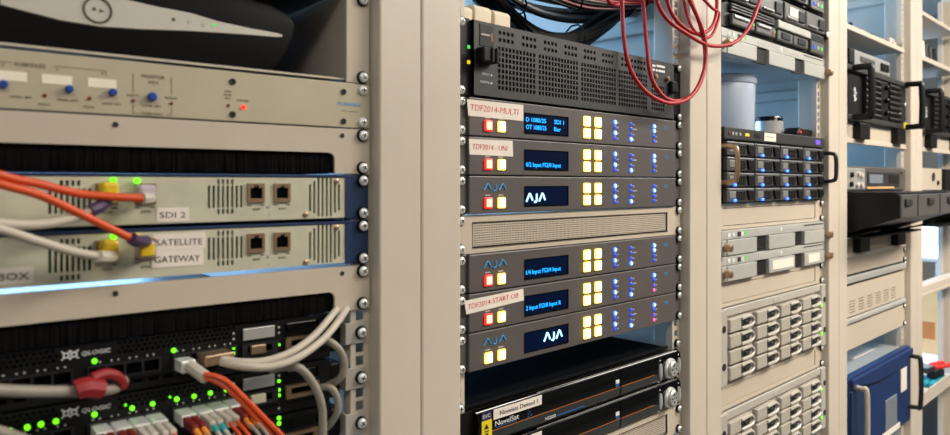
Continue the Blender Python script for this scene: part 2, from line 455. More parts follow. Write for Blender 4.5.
# audio mixer, one unit
U = Unit('audio_mixer', 'beige one-unit audio mixer with blue trim knobs above the brush panels', 'audio mixer', 'L', 0, 1)
U.box('front_panel', 'mixer_face', -241, 241, -4, -.4, .4, 43.8, .8)
U.box('chassis', 'black_plastic', -215, 215, 0, 200, 2, 43.6)
for u in (-116, -71.5, -28.8, 2):
    kn = U.mb(); kn.lathe(u + .5, 26.6, [(3.0, -4), (3.0, -8), (2.2, -9)], 14); kn.build('trim_knob', 'knob_blue', U.root, True)
for i, (u0, u1) in enumerate(((-127, -100), (-86, -56), (-46.5, -26), (-15, 5.5))):
    U.box('write_on_strip', 'strip_white', u0, u1, -4.4, -3.9, 16.5, 23.5)
    U.text(str(i + 1), (u0 + u1) / 2 - 1, -4.2, 13.5, 2.6, 'ink_brown')
for u in (-60, -28.8, 2):
    U.text('LEVEL SET', u - 7, -4.2, 36.2 - (0 if u > 0 else .5), 1.7, 'ink_brown', 14)
for u in (-86, -44.5, -14):
    m2 = U.mb(); m2.cyl(u, 32.5, 1.4, -5, -3.9, 10); m2.build('indicator_lamp', 'led_red_off', U.root)
    U.text('PEAK', u - 4, -4.2, 40, 1.7, 'ink_brown', 8)
U.text('SUBMIXES', -64, -4.2, 12.3, 3.0, 'ink_brown', 20)
U.box('rule_line', 'ink_brown', -38, -2, -4.25, -3.9, 9.8, 10.2); U.box('rule_line', 'ink_brown', -2.3, -1.9, -4.25, -3.9, 9.8, 14)
U.box('rule_line', 'ink_brown', -90, -66, -4.25, -3.9, 9.8, 10.2)
U.text('MONITOR', 24.5, -4.2, 12.8, 3.0, 'ink_brown', 18); U.text('MIX', 30, -4.2, 17.5, 3.0, 'ink_brown', 8)
kn = U.mb(); kn.lathe(32.3, 28, [(3.6, -4), (3.6, -8), (2.6, -9)], 14); kn.build('trim_knob', 'knob_blue', U.root, True)
U.text('LEVEL SET', 25, -4.2, 36, 1.8, 'ink_brown', 15); U.text('OVERLOAD', 24, -4.2, 42.5, 2.2, 'ink_brown', 17)
for u, s, w_ in ((18, 'LEFT', 9), (48, 'RIGHT', 10)):
    m2 = U.mb(); m2.cyl(u, 32, 1.4, -5, -3.9, 10); m2.build('indicator_lamp', 'led_red_off', U.root)
    U.text(s, u - w_ / 2, -4.2, 28.5, 1.9, 'ink_brown', w_)
    U.box('rule_line', 'ink_brown', u - .25, u + .25, -4.25, -3.9, 10, 25); U.box('rule_line', 'ink_brown', u - .25, u + .25, -4.25, -3.9, 35, 42)
    U.box('rule_line', 'ink_brown', u if u < 30 else u - 4, u + 4 if u < 30 else u, -4.25, -3.9, 41.5, 42)
for u in (100, 210.8):
    for v in (9.5, 38):
        m2 = U.mb(); m2.lathe(u, v, [(2.9, -4), (2.9, -5.2), (1.5, -5.2), (1.5, -4.4)], 12); m2.build('panel_bolt', 'ink_black', U.root)
U.text('LINE', 93, -4.2, 19, 1.7, 'ink_brown', 6); U.text('LEVEL', 92, -4.2, 22, 1.7, 'ink_brown', 8); U.text('IN', 94, -4.2, 25, 1.7, 'ink_brown', 4)
m2 = U.mb(); m2.cyl(96.2, 30.5, 1.4, -5, -3.9, 10); m2.build('indicator_lamp', 'led_red_off', U.root)
U.text('POWER', 104, -4.2, 26, 1.7, 'ink_brown', 11)
m2 = U.mb(); m2.lathe(109.8, 31, [(1.9, -4), (1.9, -5.4), (1.2, -6)], 12); m2.build('power_lamp', 'led_red', U.root)
U.text('FURMAN', 204, -4.2, 23, 3.9, 'ink_blue', 27, shear=.25, name='maker_name')
U.box('rule_line', 'ink_brown', 209, 214, -4.25, -3.9, 27.6, 28.2); U.box('rule_line', 'ink_brown', 216, 227, -4.25, -3.9, 27.8, 28.4)
U.screws(y=-4, washer=False)

def brush_panel(n, label):
    U = Unit('brush_panel', label, 'brush panel', 'L', n, 1, 'brush panels of the left rack')
    m = U.mb(); r = 7; o = [(-241, .5), (241, .5), (241, 44), (202, 44)]
    o += [(202, 24 + r)] + [(202 - r + r * math.cos(t), 24 + r - r * math.sin(t)) for t in [i * math.pi / 2 / 5 for i in range(1, 6)]]
    o += [(-202 + r, 24)] + [(-202 + r - r * math.sin(t), 24 + r - r * math.cos(t)) for t in [i * math.pi / 2 / 5 for i in range(1, 6)]]
    o += [(-202, 44), (-241, 44)]
    m.prism(o, -3, 0); m.build('plate', 'panel_paint', U.root)
    m = U.mb(); x = -202
    while x < 202:
        g = 1.2 if not (104 < x < 106 or 16 < x < 17.4) else 0
        if g: m.prism([(x, 20), (x + 1.3, 20), (x + .9 + random.uniform(-.5, .5), 43.6 + random.uniform(-.9, .6)), (x + .2 + random.uniform(-.4, .4), 43.6)], .6 + random.uniform(0, 1.2), 2.6)
        x += 1.25
    m.box(-202, 202, 2.7, 4, 20, 43)
    o = m.build('brush', 'brush_hair', U.root); o['kind'] = 'stuff'
    U.box('housing', 'black_plastic', -214, 200 if n == 1 else 180, 8, 70, 1 if n == 1 else 16, 44.2)  # added box behind the bristles, stops rear light leaking through
    for u in (-200, 5, 210):
        m = U.mb(); m.cyl(u, 7.2, 2.3, -3.8, -2, 10); m.build('rivet', 'ink_black', U.root)
    U.screws()
brush_panel(1, 'cream brush panel right under the beige audio mixer')
brush_panel(4, 'cream brush panel between the blue gateway units and the black switches')

def gateway(n, label, tape):
    U = Unit('gateway_unit', label, 'network unit', 'L', n, 1, 'blue gateway units of the left rack')
    hs = []
    def vent(c, n_, p, w_, v0, v1, sv):
        for i in range(n_): hs.append((c - (n_ - 1) * p / 2 + i * p - w_ / 2, c - (n_ - 1) * p / 2 + i * p + w_ / 2, v0, v1))
        for i in range(4):
            a = c - 1.5 * p + i * p
            for s0 in (sv, v1 + (v0 - sv) - 4.2): hs.append((a - w_ / 2, a + w_ / 2, s0, s0 + 4.2))
    vent(-27.5, 8, 3.9, 2.2, 13, 32, 6.8); vent(93.5, 8, 4.1, 2.2, 11, 30, 5.6); vent(-148, 8, 3.9, 2.2, 12, 31, 6.2)
    for i in range(8):
        v0, v1 = (10, 35) if i in (0, 7) else (7, 37) if i in (1, 6) else (3.8, 40)
        hs.append((173.5 + i * 4.4, 175.9 + i * 4.4, v0, v1))
    for u in (-2, 27, 121, 146): hs.append((u - 6, u + 6, 12, 22.5))
    m = U.mb(); m.plate(-214, 212, 3.8, 42 if n == 2 else 41, -5, hs, 3); m.build('face_plate', 'zinc', U.root)
    U.box('chassis', 'navy_paint', -218, 218, 6, 260, .8, 43.8 if n == 2 else 40.5)
    U.box('circuit_board', 'circuit_green', -200, 200, 3, 5.5, 8, 38)
    m = U.mb(); m.box(-218, 218, -6, 6, .8, 3.6, .6, 1); m.box(212, 218, -6, 0, 3.6, 42.4); m.box(-218, -214, -6, 0, 3.6, 42.4); m.build('bezel', 'navy_paint', U.root)
    U.box('ear', 'navy_paint', 219, 240, -3, -.2, .8, 43.4, .6); U.box('ear', 'navy_paint', -240, -219, -3, -.2, .8, 43.4, .6)
    for u in (-2, 27, 121, 146):
        pt = U.mb(); pt.plate(u - 8, u + 8, 9, 26, -7, [(u - 5.6, u + 5.6, 13, 22.5), (u - 2.2, u + 2.2, 10.6, 13)], 2.2); po = pt.build('network_port', 'brass', U.root)
        U.box('port_cavity', 'dark_void', u - 6.6, u + 6.6, -4.7, -4, 10, 24, parent=po)
        U.text('ADM' if u in (-2, 121) else 'ETH', u - 3, -5.2, 33, 2.2, 'ink_brown', 7)
        U.box('caption_mark', 'ink_brown', u - 8, u - 4, -5.25, -4.9, 28, 29); U.box('caption_mark', 'ink_brown', u + 4, u + 8, -5.25, -4.9, 28, 29)
    for u in (133, 134, 12):
        m = U.mb(); m.cyl(u, 30 if u != 134 else 37, 1.6 if u != 134 else .8, -5.6, -4.8, 10); m.build('stud', 'silver', U.root)
    for u, v in ((170, 38), (202.5, 7)):
        m = U.mb(); m.lathe(u, v, [(2.6, -5), (2.6, -6), (1.4, -6.6)], 10); m.build('face_screw', 'brass', U.root, True)
    for tx in tape:
        s, u0, u1, v0, v1, cap = tx
        p = U.box('tape_label', 'paper', u0, u1, -5.5, -5.05, v0, v1)
        U.text(s, u0 + 2.2, -5.6, (v0 + v1) / 2 + cap / 2, cap, 'ink_black', u1 - u0 - 5, rot=1.0, parent=p)
    U.screws(y=-3)
    m = U.mb(); m.lathe(2.5, 6.4, [(2.2, -7), (2.2, -10), (1.4, -11)], 10); m.build('link_light', 'led_green', U.root)
    m = U.mb(); m.lathe(20, 7, [(2.4, -7), (2.4, -10), (1.6, -11)], 10); m.build('link_light', 'led_green' if n == 2 else 'led_amber', U.root)
    return U
gateway(2, 'upper blue gateway unit with a zinc face taped SDI 2', [('SDI 2', 36, 62, 29, 40.5, 5)])
gateway(3, 'lower blue gateway unit with a zinc face taped SATELLITE GATEWAY', [('SATELLITE', 33, 76, 6, 19.5, 5.4), ('GATEWAY', 32, 74, 19.7, 33.5, 5.4), ('BOX', -77, -52, 26, 38, 5.6)])

# network cables on the gateway units (each with its plug)
def patch(name, label, mt, pts, r, ends, group=None):
    q = pts[-1]
    e = empty(name, (q[0] / 1000, q[1] / 1000, (q[2] + 1450) / 1000), label, 'cable', group)
    def rl(ps): return [(a - q[0], b_ - q[1], c_ - q[2]) for a, b_, c_ in ps]
    MB().tube(rl(pts), r, 10, 8).build('sheath', mt, e, True)
    for nm, mt2, ps, rr in ends: MB().tube(rl(ps), rr, 8, 3).build(nm, mt2, e, True)
    return e, q
def plug_block(e, q, nm, mt, u0, u1, y0, y1, z0, z1, bev=2.6):
    x, y = left_xy((u0 + u1) / 2, (y0 + y1) / 2); w_, d_ = (u1 - u0) / 2, (y1 - y0) / 2
    MB().box(x - w_ - q[0], x + w_ - q[0], y - d_ - q[1], y + d_ - q[1], z0 - q[2], z1 - q[2], bev).build(nm, mt, e)
zA = 98.5 - 2 * UNIT; zB = 98.5 - 3 * UNIT
e, q = patch('network_cable', 'upper orange network cable running left from the SDI 2 unit', 'cable_orange', [(62,-33,21), (95,-26,6), (119,-20,-0), (145,-16,-7), (173,-15,-10), (189,-14,-11)], 3.1, [], 'cables on the gateway units')
plug_block(e, q, 'plug', 'boot_lilac', 18.5, 31.5, -20, -6, zA - 23, zA - 10); MB().tube([(0, 0, 0), (3, 2, 0), (10, 12, 0)], 4.6, 8, 3).build('boot', 'plug_white', e, True)
e, q = patch('network_cable', 'lower orange network cable running left from the SATELLITE GATEWAY unit', 'cable_orange', [(62,-33,12), (95,-28,-0), (119,-24,-8), (144,-20,-21), (169,-16,-35), (186,-14,-44)], 3.1, [], 'cables on the gateway units')
plug_block(e, q, 'plug', 'boot_lilac', 18.5, 31.5, -20, -6, zB - 24, zB - 10); MB().tube([(-6, -4, 3), (0, 0, 0), (9, 10, -1)], 4.8, 8, 3).build('boot', 'boot_purple', e, True); plug_block(e, q, 'boot_ring', 'plug_yellow', 19.5, 30.5, -22, -20, zB - 22, zB - 12)
e, q = patch('network_cable', 'upper pale grey network cable running left from the SDI 2 unit', 'cable_white', [(63,-31,-19), (95,-26,-26), (119,-22,-28), (142,-18,-24), (159,-14,-17)], 3.3, [], 'cables on the gateway units')
plug_block(e, q, 'plug', 'plug_yellow', -8, 4, -20, -6, zA - 24, zA - 8); MB().tube([(-7, -3, -3), (0, 0, 0), (7, 8, 4)], 4.8, 8, 3).build('boot', 'boot_purple', e, True)
e, q = patch('network_cable', 'lower pale grey network cable running left from the SATELLITE GATEWAY unit', 'cable_white', [(62,-33,-19), (95,-28,-30), (119,-22,-40), (142,-18,-49), (161,-14,-54)], 3.3, [], 'cables on the gateway units')
plug_block(e, q, 'plug', 'plug_yellow', -8, 4, -20, -6, zB - 25, zB - 8); MB().tube([(-4, -3, 1), (0, 0, 0), (9, 8, -1)], 4.4, 8, 3).build('boot', 'plug_white', e, True)

# ---- three black fibre switches
def fibre_switch(n, label, logo=True, leds=(), leds2=()):
    U = Unit('fibre_switch', label, 'network switch', 'L', n, 1, 'black fibre switches of the left rack')
    Y = 4
    hs = []
    for j in range(3):
        for i in range(64):
            a = -168 + i * 4.3 + (2.1 if j % 2 else 0)
            if a > 104 or (-36 < a < 8 and logo): continue
            hs.append((a, a + 2.6, 2.6 + j * 3.6, 4.9 + j * 3.6))
    groups = (-145, -79.5, -14, 51)
    for g in groups:
        for p in range(4): hs.append((g + 1 + p * 13.6, g + 13 + p * 13.6, 20.5, 29.5))
    for u0, u1, v0, v1 in ((112, 142, 6, 15), (112, 142, 19, 29), (154, 188, 6, 15), (154, 188, 20, 29)): hs.append((u0, u1, v0, v1))
    for i in range(22): hs.append((-160 + i * 12, -152 + i * 12, 35, 38))
    m = U.mb(); m.plate(-214, 200, .8, 43, Y, hs, 3); m.build('face_plate', 'black_plastic', U.root)
    U.box('chassis', 'black_plastic', -214, 200, Y + 10, 420, .8, 43)
    U.box('lip', 'black_satin', -214, 200, Y - 3, Y, 31.2, 32.6)
    for sd in (-1, 1):
        m = U.mb(); m.box(sd * 214, sd * 238, -2.6, -.2, 12, 33, .6, 1); m.box(sd * 214, sd * 216.4, -2, 30, 12, 33); m.build('ear', 'side_paint', U.root)
    U.box('ear_block', 'black_plastic', 200.5, 213.5, Y + 2, 36, 5, 40, 3)
    if logo:
        m = U.mb()
        for k in range(2):
            c0 = -29 + k * 5.5
            for j in range(6):
                a = j * math.pi / 3; b2 = (j + 1) * math.pi / 3
                m.tube([(c0 + 2.0 * math.cos(a), Y - .6, 7.8 + 2.0 * math.sin(a)), (c0 + 2.0 * math.cos(b2), Y - .6, 7.8 + 2.0 * math.sin(b2))], .5, 5, 1)
            for sx in (-1, 1):
                for sy in (-1, 1): m.tube([(c0 + sx * 1.4, Y - .6, 7.8 + sy * 1.6), (c0 + sx * 3.2, Y - .6, 7.8 + sy * 3.4)], .5, 5, 1)
        m.build('emblem', 'ink_white', U.root)
        U.text('QLOGIC', -18, Y - .3, 9.6, 3.2, 'ink_white', 21, shear=.15, name='maker_name')
    for g in groups:
        cg = U.mb(); cg.plate(g, g + 55.4, 18.8, 30.6, Y - 2.5, [(g + 1 + p * 13.6, g + 13 + p * 13.6, 20.2, 29.6) for p in range(4)], 2.5); cg.build('port_cage', 'steel_dark', U.root)
    for i, u0 in enumerate((112, 154)):
        U.box('blanking_plate', 'silver' if (i == 0 and n < 7) else 'black_gloss', u0, u0 + 30, Y - 3, Y - 1, 5, 15.5, .6)
        st = U.mb(); st.plate(u0 - 1, u0 + 33, 18.5, 30.5, Y - 4, [(u0 + 4, u0 + 27, 21, 27)], 4); st.build('stacking_port', 'brass' if i else 'steel_dark', U.root)
        if i == 0: U.box('port_latch', 'zinc' if n == 6 else 'brass', u0 + 6, u0 + 20, Y - 7, Y - 3, 20, 28, .8)
    for u, v, s in leds:
        m = U.mb(); m.lathe(u, v, [(s, Y), (s, Y - 1.4), (s * .6, Y - 2)], 12); m.build('port_light', 'led_green', U.root, True)
    m = U.mb()
    for g in groups:
        for p in range(4):
            for d in (4, 9): m.cyl(g + p * 13.6 + d, 16.6, .8, Y - .8, Y, 6)
    for v in (8, 13, 33, 38): m.cyl(104, v, 1.1, Y - .8, Y, 6); m.cyl(147, v, 1.1, Y - .8, Y, 6)
    m.build('indicator_dots', 'ink_grey', U.root)['kind'] = 'stuff'
    for s in (-1, 1): U.screw(s * 231, 22.2, -2.6)
    return U
fibre_switch(5, 'top black fibre switch, closest under the lower brush panel', True, [(-9, 15.2, 2.0), (52, 15.6, 2.0), (104, 20.5, 1.7), (104, 25.5, 1.3), (147, 24, 1.2)])
fibre_switch(6, 'middle black fibre switch with a row of fibre plugs', True, [(-75, 12.5, 1.9), (-66, 13, 1.9), (-55, 13, 2.1), (-46, 12.6, 2.1), (-36, 12.4, 2.1), (-9, 12.6, 2.1), (19, 13, 2.0), (35, 12.6, 2.0), (54.5, 12.4, 2.1), (69, 12.6, 2.0), (83, 12.4, 2.0), (97, 12.2, 1.8), (14, 9.5, .9), (49, 9.6, .9), (147, 13, 1.5), (147, 21, 1.5), (147, 26, 1.5)])
fibre_switch(7, 'bottom black fibre switch cut by the lower edge of the view', False, [(147, 2.5, 1.9), (147, 7.5, 1.9)])

# fibre patch cables in the middle switch: sleeve, two-pin plug body, boots and a pair of leads
def fibre(label, n, u, v, body, lead, boot=None, drop=(30, -60), length=26, side=6, r=1.5):
    x, y = left_xy(u, -20); z = 98.5 - n * UNIT - v
    e = empty('fibre_cable', (x / 1000, y / 1000, (z + 1450) / 1000), label, 'cable', 'fibre cables of the black switches'); e.rotation_euler = (0, 0, -SKEW)
    MB().box(-6, 6, 0, 22, -4.6, 4.6, .8).build('transceiver', 'chrome', e)
    m = MB(); m.box(-5.4, -.5, -length, 0, -4, 4, 1); m.box(.5, 5.4, -length, 0, -4, 4, 1); m.build('plug', body, e)
    dx, dz = drop
    for s in (-3, 3):
        if boot: MB().tube([(s, -length, 0), (s + side * .15, -length - 12, -4)], 2.1, 8, 1).build('boot', boot, e, True)
        MB().tube([(s, -length - (10 if boot else 0), -2 if boot else 0), (s + side * .5, -length - 22, -8), (s + dx * .5, -length - 34, dz * .45), (s + dx, -length - 38, dz), (s + dx * 1.2, -length - 38, dz * 2)], r, 8, 6).build('lead', lead, e, True)
    return e
fibre('red fibre plug at the left end of the row of plugs', 6, -6, 25, 'plug_red', 'cable_grey', None)
fibre('second red fibre plug from the left of the row', 6, 8, 25, 'plug_red', 'cable_grey', None)
fibre('left white fibre plug with teal boots', 6, 21.5, 25, 'plug_white', 'cable_white', 'plug_teal')
fibre('white fibre plug with orange leads between the teal and red plugs', 6, 35, 25, 'plug_white', 'cable_orange', None, (24, -40))
fibre('red fibre plug with amber boots left of the second teal plug', 6, 58, 25, 'plug_red', 'cable_grey', 'plug_amber')
fibre('right white fibre plug with teal boots', 6, 72, 25, 'plug_white', 'cable_white', 'plug_teal')
fibre('white fibre plug with orange leads at the right of the row', 6, 85.5, 25, 'plug_white', 'cable_orange', None, (20, -50))
fibre('red fibre plug with amber boots at the right end of the row', 6, 99, 25, 'plug_red', 'cable_grey', 'plug_amber', (14, -50))
# orange pair from the top switch
q = (231,6,-151)
e = empty('fibre_cable', (q[0] / 1000, q[1] / 1000, (q[2] + 1450) / 1000), 'long pair of orange fibre leads sweeping from the top switch', 'cable', 'fibre cables of the black switches')
MB().box(-6, 6, -4, 18, -5, 5, .8).build('transceiver', 'chrome', e)
def dq(p): return (p[0] - q[0], p[1] - q[1], p[2] - q[2])
a, b_ = dq((231,0,-150)), dq((235,-22,-156))
MB().tube([a, b_], 5.0, 8, 1).build('plug', 'plug_white', e, True)
MB().tube([b_, dq((245,-31,-162)), dq((256,-38,-175)), dq((273,-44,-198)), dq((292,-47,-224))], 2.1, 8).build('lead', 'cable_orange', e, True)
MB().tube([dq((234,-22,-153)), dq((245,-33,-157)), dq((258,-40,-172)), dq((278,-47,-197)), dq((299,-52,-223))], 2.1, 8).build('lead', 'cable_orange', e, True)
# grey cables
def cable(name, label, mt, pts, r, group=None, conn=None):
    q = pts[0]; e = empty(name, (q[0] / 1000, q[1] / 1000, (q[2] + 1450) / 1000), label, 'cable', group)
    MB().tube([(a - q[0], b - q[1], c - q[2]) for a, b, c in pts], r, 10, 8).build('sheath', mt, e, True)
    if conn:
        u0, u1, y0, y1, z0, z1, m_ = conn; MB().box(u0, u1, y0, y1, z0, z1, 1).build('connector', m_, e)
    return e
G = 'thick grey cables of the left rack'
cable('stacking_cable', 'upper thick grey cable rising into the gap beside the rail', 'cable_white', [(254,2,-148), (268,-13,-151), (287,-21,-152), (310,-23,-148), (334,-19,-139), (356,-11,-127), (371,-2,-120)], 3.4, G, (-12, 14, -6, 12, -4.5, 4.5, 'brass'))
cable('stacking_cable', 'lower thick grey cable rising into the gap beside the rail', 'cable_white', [(257,-2,-151), (270,-19,-154), (289,-27,-156), (314,-29,-152), (342,-23,-142), (365,-13,-130), (383,-1,-121)], 3.4, G)
cable('stacking_cable', 'thick grey cable curving straight down past the lower switches', 'cable_grey', [(301,-4,-165), (308,-17,-161), (318,-25,-163), (329,-28,-177), (337,-29,-196), (339,-29,-217), (338,-29,-257)], 3.8, G)
cable('stacking_cable', 'upper grey cable loop bulging right beside the rail', 'cable_grey', [(336,5,-153), (350,-10,-145), (362,-17,-153), (369,-18,-168), (367,-14,-183), (362,-1,-192)], 3.6, G)
cable('stacking_cable', 'lower grey cable loop bulging right beside the rail', 'cable_grey', [(351,-0,-192), (358,-11,-191), (363,-15,-201), (363,-15,-214), (360,-7,-227), (358,3,-234)], 3.4, G)
e = cable('pull_tab_cable', 'flat grey cable with a red pull tab at the left of the top switch', 'cable_grey', [(62,-33,-126), (95,-26,-137), (119,-20,-144), (146,-12,-151), (170,-4,-156), (183,10,-155)], 4.2)
q = (62,-33,-126)
def dq(p): return (p[0] - q[0], p[1] - q[1], p[2] - q[2])
m = MB(); m.tube([dq((143,-16,-149)), dq((149,-16,-148)), dq((160,-13,-152))], 7.5, 8, 3); m.tube([dq((154,-13,-143)), dq((164,-10,-142)), dq((174,-7,-147)), dq((179,-1,-156))], 4.0, 8, 4); m.build('pull_tab', 'tab_red', e, True)
cable('network_cable', 'pale grey cable crossing the bottom left corner of the view', 'cable_grey', [(63,-31,-145), (95,-24,-165), (111,-15,-177), (136,-2,-195)], 4.0)
# ================================================================ MIDDLE RACK
# blank panel at the very top
U = Unit('blank_panel', 'cream blank panel at the top right behind the red cables', 'panel', 'M', -6, 1)
U.box('plate', 'panel_paint', -241, 241, -3, 0, .5, 44, .6); U.screws()

# perforated black unit, two units high
U = Unit('power_supply_unit', 'black perforated two-unit frame above the six grey converters', 'equipment', 'M', -2, 2)
Yf = -8
hs = []
for g in range(6):
    for i in range(4):
        for j in range(2): hs.append((-175 + g * 40.4 + i * 7, -175 + g * 40.4 + i * 7 + 4.4, 8.4 + j * 8.4, 12.6 + j * 8.4))
for i in range(8):
    for j in range(2): hs.append((72 + i * 8, 77 + i * 8, 8.4 + j * 8.4, 12.6 + j * 8.4))
for u0, nc in ((-176, 11), (-104, 13), (-19, 13), (66, 12), (150, 6)):
    for i in range(nc):
        for j in range(8): hs.append((u0 + i * 6.15, u0 + i * 6.15 + 3.9, 27 + j * 6.5, 31.6 + j * 6.5) if True else None)
hs = [h for h in hs if not (h[1] > 145 and h[3] < 42)]
m = U.mb(); m.plate(-216, 214, 2, 86.5, Yf, hs, 3); m.build('perforated_front', 'charcoal', U.root)
U.box('chassis', 'black_plastic', -214, 212, 6, 380, 2.4, 86); m = U.mb(); m.box(-216, -214.6, Yf, 6, 2, 86.5); m.box(212.6, 214, Yf, 6, 2, 86.5); m.box(-214.5, 212.5, Yf + 1.6, 6, 2, 3); m.build('front_return', 'black_plastic', U.root)
for sd in (-1, 1): U.box('ear', 'black_satin', sd * 216.5, sd * 241, -3, -.2, .5, 88.2, .6)
b = U.box('badge_plate', 'black_satin', -206, -184, Yf - .8, Yf + .2, 5, 30, .4)
U.box('badge_mark', 'ink_grey', -204, -190, Yf - 1, Yf - .6, 16, 17.6, parent=b); U.box('badge_stripe', 'ink_orange', -188, -186, Yf - 1, Yf - .6, 14, 23, parent=b)
m = U.mb(); m.box(-212, -186, Yf - 13, Yf, 33, 50, 2); m.box(-200, -197, Yf - 15, Yf - 12, 33, 50, .6); m.box(-193, -190, Yf - 15, Yf - 12, 33, 50, .6); m.build('latch', 'black_plastic', U.root)
for v, mt in ((33, 'led_green_dim'), (50, 'led_amber')): U.box('status_light', mt, -221, -217.5, -5, -3, v - 2, v + 2, .5)
U.text('FAULT', -202, Yf - .3, 63, 2.6, 'ink_white', 12); U.text('DIGITAL', -205, Yf - .3, 72, 2.6, 'ink_white', 15)
for v in (62, 71): U.box('caption_mark', 'ink_white', -188, -186, Yf - .4, Yf - .05, v - 1, v + 1)
for a, b2, v in ((152, 160, 11), (163, 186, 10), (152, 158, 17), (161, 166, 17), (168, 186, 17)): U.box('caption_mark', 'ink_white', a, b2, Yf - .4, Yf - .05, v - 1.6, v + 1.6)
for u, mt in ((191.5, 'brass'), (158, 'brass')):
    m = U.mb(); m.lathe(u, 27, [(3.6, Yf), (3.6, Yf - 4), (2.4, Yf - 5)], 12); m.build('thumb_screw', mt, U.root, True)
U.box('latch', 'black_plastic', 196, 212, Yf - 8, Yf, 30, 48, 2)
m = U.mb(); m.lathe(188.6, 66, [(2.0, Yf), (2.0, Yf - 1.2), (1.2, Yf - 1.8)], 10); m.build('status_light', 'ink_white', U.root)
U.screws()

# AJA emblem: three strokes letters without cross bars
def aja_mesh(wid, hgt, r, mt):
    m = MB(); k = wid / 39.0; h = hgt
    for c in (0, 25.5): m.tube([(c * k, 0, 0), ((c + 3.6) * k, 0, h * .55), ((c + 6.2) * k, 0, h), ((c + 8.4) * k, 0, h * .86), ((c + 11.0) * k, 0, h * .36), ((c + 12.2) * k, 0, h * .16)], r, 6, 4)
    m.tube([(16.0 * k, 0, h * .0), (18.0 * k, 0, -h * .1), (20.0 * k, 0, h * .04), (20.6 * k, 0, h * .4), (20.6 * k, 0, h * .98)], r, 6, 4)
    me = m.mesh(True); me.materials.append(M[mt]); return me
AJA_PRINT = aja_mesh(38, 7.2, .95, 'ink_blue'); AJA_LCD = aja_mesh(36, 9.5, 1.15, 'lcd_white')

def converter(n, label, red2, tape, lcd, vio, logo_pos=None):
    U = Unit('frame_converter', label, 'converter', 'M', n, 1, 'grey frame converters')
    Y = -7
    U.box('front_panel', 'aja_grey', -221, 220, Y, -.5, .6, 43.6, 1.0)
    U.box('chassis', 'black_plastic', -214, 214, 0, 400, 1.5, 42.5)
    for sd in (-1, 1): U.box('ear', 'aja_grey', sd * 221.6, sd * 241, -3, -.2, .6, 43.8, .6)
    if tape:
        u0, v0, u1, v1, u2, v2, u3, v3, s, size = tape
        m = U.mb(); m.prism([(u0, v0), (u1, v1), (u2, v2), (u3, v3)], Y - .7, Y - .1); p = m.build('tape_label', 'paper', U.root)
        ang = math.degrees(math.atan2(v2 - v3, u2 - u3))
        U.text(s, u0 + 5, Y - .9, v0 + (v3 - v0) * .62 + .5, size, 'ink_red', (u1 - u0) - 14, rot=ang, name='handwriting', parent=p, shear=.12, thin=.1)
    else:
        o = link('maker_emblem', AJA_PRINT, None, U.root); o.location = (-.199, (Y - .5) / 1000, (44.45 - 17) / 1000)
    for u, red in ((-192.2, red2), (-170.5, False)):
        o = U.box('button', 'lamp_red_rim' if red else 'lamp_yellow_rim', u - 6.2, u + 6.2, Y - 3, Y, 25, 38, 1.6)
        U.box('button_lens', 'lamp_red' if red else 'lamp_yellow', u - 4.2, u + 4.2, Y - 3.5, Y - 2.6, 27, 36, .8, parent=o)
        U.box('caption_mark', 'ink_grey', u - 4, u + 4, Y - .25, Y + .1, 21.9, 23.2)
    m = U.mb(); m.plate(-129.5, -45.5, 12, 37, Y - 1, [(-128, -47, 13.4, 35.6)], 2); fr = m.build('display_bezel', 'black_gloss', U.root)
    sc = U.box('display', 'lcd_navy', -128, -47, Y - .4, Y + .1, 13.4, 35.6)
    if isinstance(lcd, tuple):
        for s, u, v, wd in lcd: U.text(s, u, Y - .6, v, 5.6, 'lcd_cyan', wd, parent=sc)
    elif lcd is not None:
        o = link('display_emblem', AJA_LCD, None, sc); o.location = (lcd / 1000, (Y - 1.0) / 1000, (44.45 - 31) / 1000)
        if lcd > -110: o.location = (lcd / 1000, (Y - 1.0) / 1000, (44.45 - 28) / 1000)
    for u in (-7.4, 17):
        for v in (15, 31):
            o = U.box('button', 'lamp_yellow_rim', u - 7, u + 7, Y - 3, Y, v - 6.8, v + 6.8, 2.4, None, 3)
            U.box('button_lens', 'lamp_yellow', u - 5.4, u + 5.4, Y - 3.6, Y - 2.6, v - 5.2, v + 5.2, 1.8, o, 3)
            U.box('button_mark', 'ink_brown', u + .5, u + 2.3, Y - 3.7, Y - 3.4, v - 1, v + 1, parent=o)
        U.box('caption_mark', 'ink_orange', u - 3, u + 3, Y - .25, Y + .1, 22.2, 23.8)
    lit = {58: (0, 2), 97: (3,), 157.5: (1,) if n == 2 else (0,) if vio else (0, 1)}
    for u in lit:
        for r_, v in enumerate((12.5, 19.5, 27.5, 34.6)):
            mt = 'led_blue' if r_ in lit[u] else 'led_violet' if (vio and u > 150 and r_ == 2) else 'led_pink' if (vio and u > 150 and r_ == 3) else 'led_blue_dim'
            m = U.mb(); rr = 3.5 if mt == 'led_blue' else 2.6
            m.lathe(u, v, [(rr, Y), (rr, Y - 1), (rr * .6, Y - 1.8)], 12); lm = m.build('indicator_lamp', mt, U.root, True)
            if mt == 'led_blue':
                m = U.mb(); m.lathe(u, v, [(1.9, Y - 1.2), (1.9, Y - 2.2), (1.2, Y - 2.6)], 10); m.build('lamp_core', 'led_core', lm, True)
            U.box('caption_mark', 'ink_grey', u + 5, u + (15 if (u > 90 and u < 110 and r_ == 1) else 9), Y - .25, Y + .1, v - .8, v + .8)
    U.text('FS2', 186, Y - .2, 15.4, 5.2, 'ink_blue', 11, name='model_mark')
    U.screws()
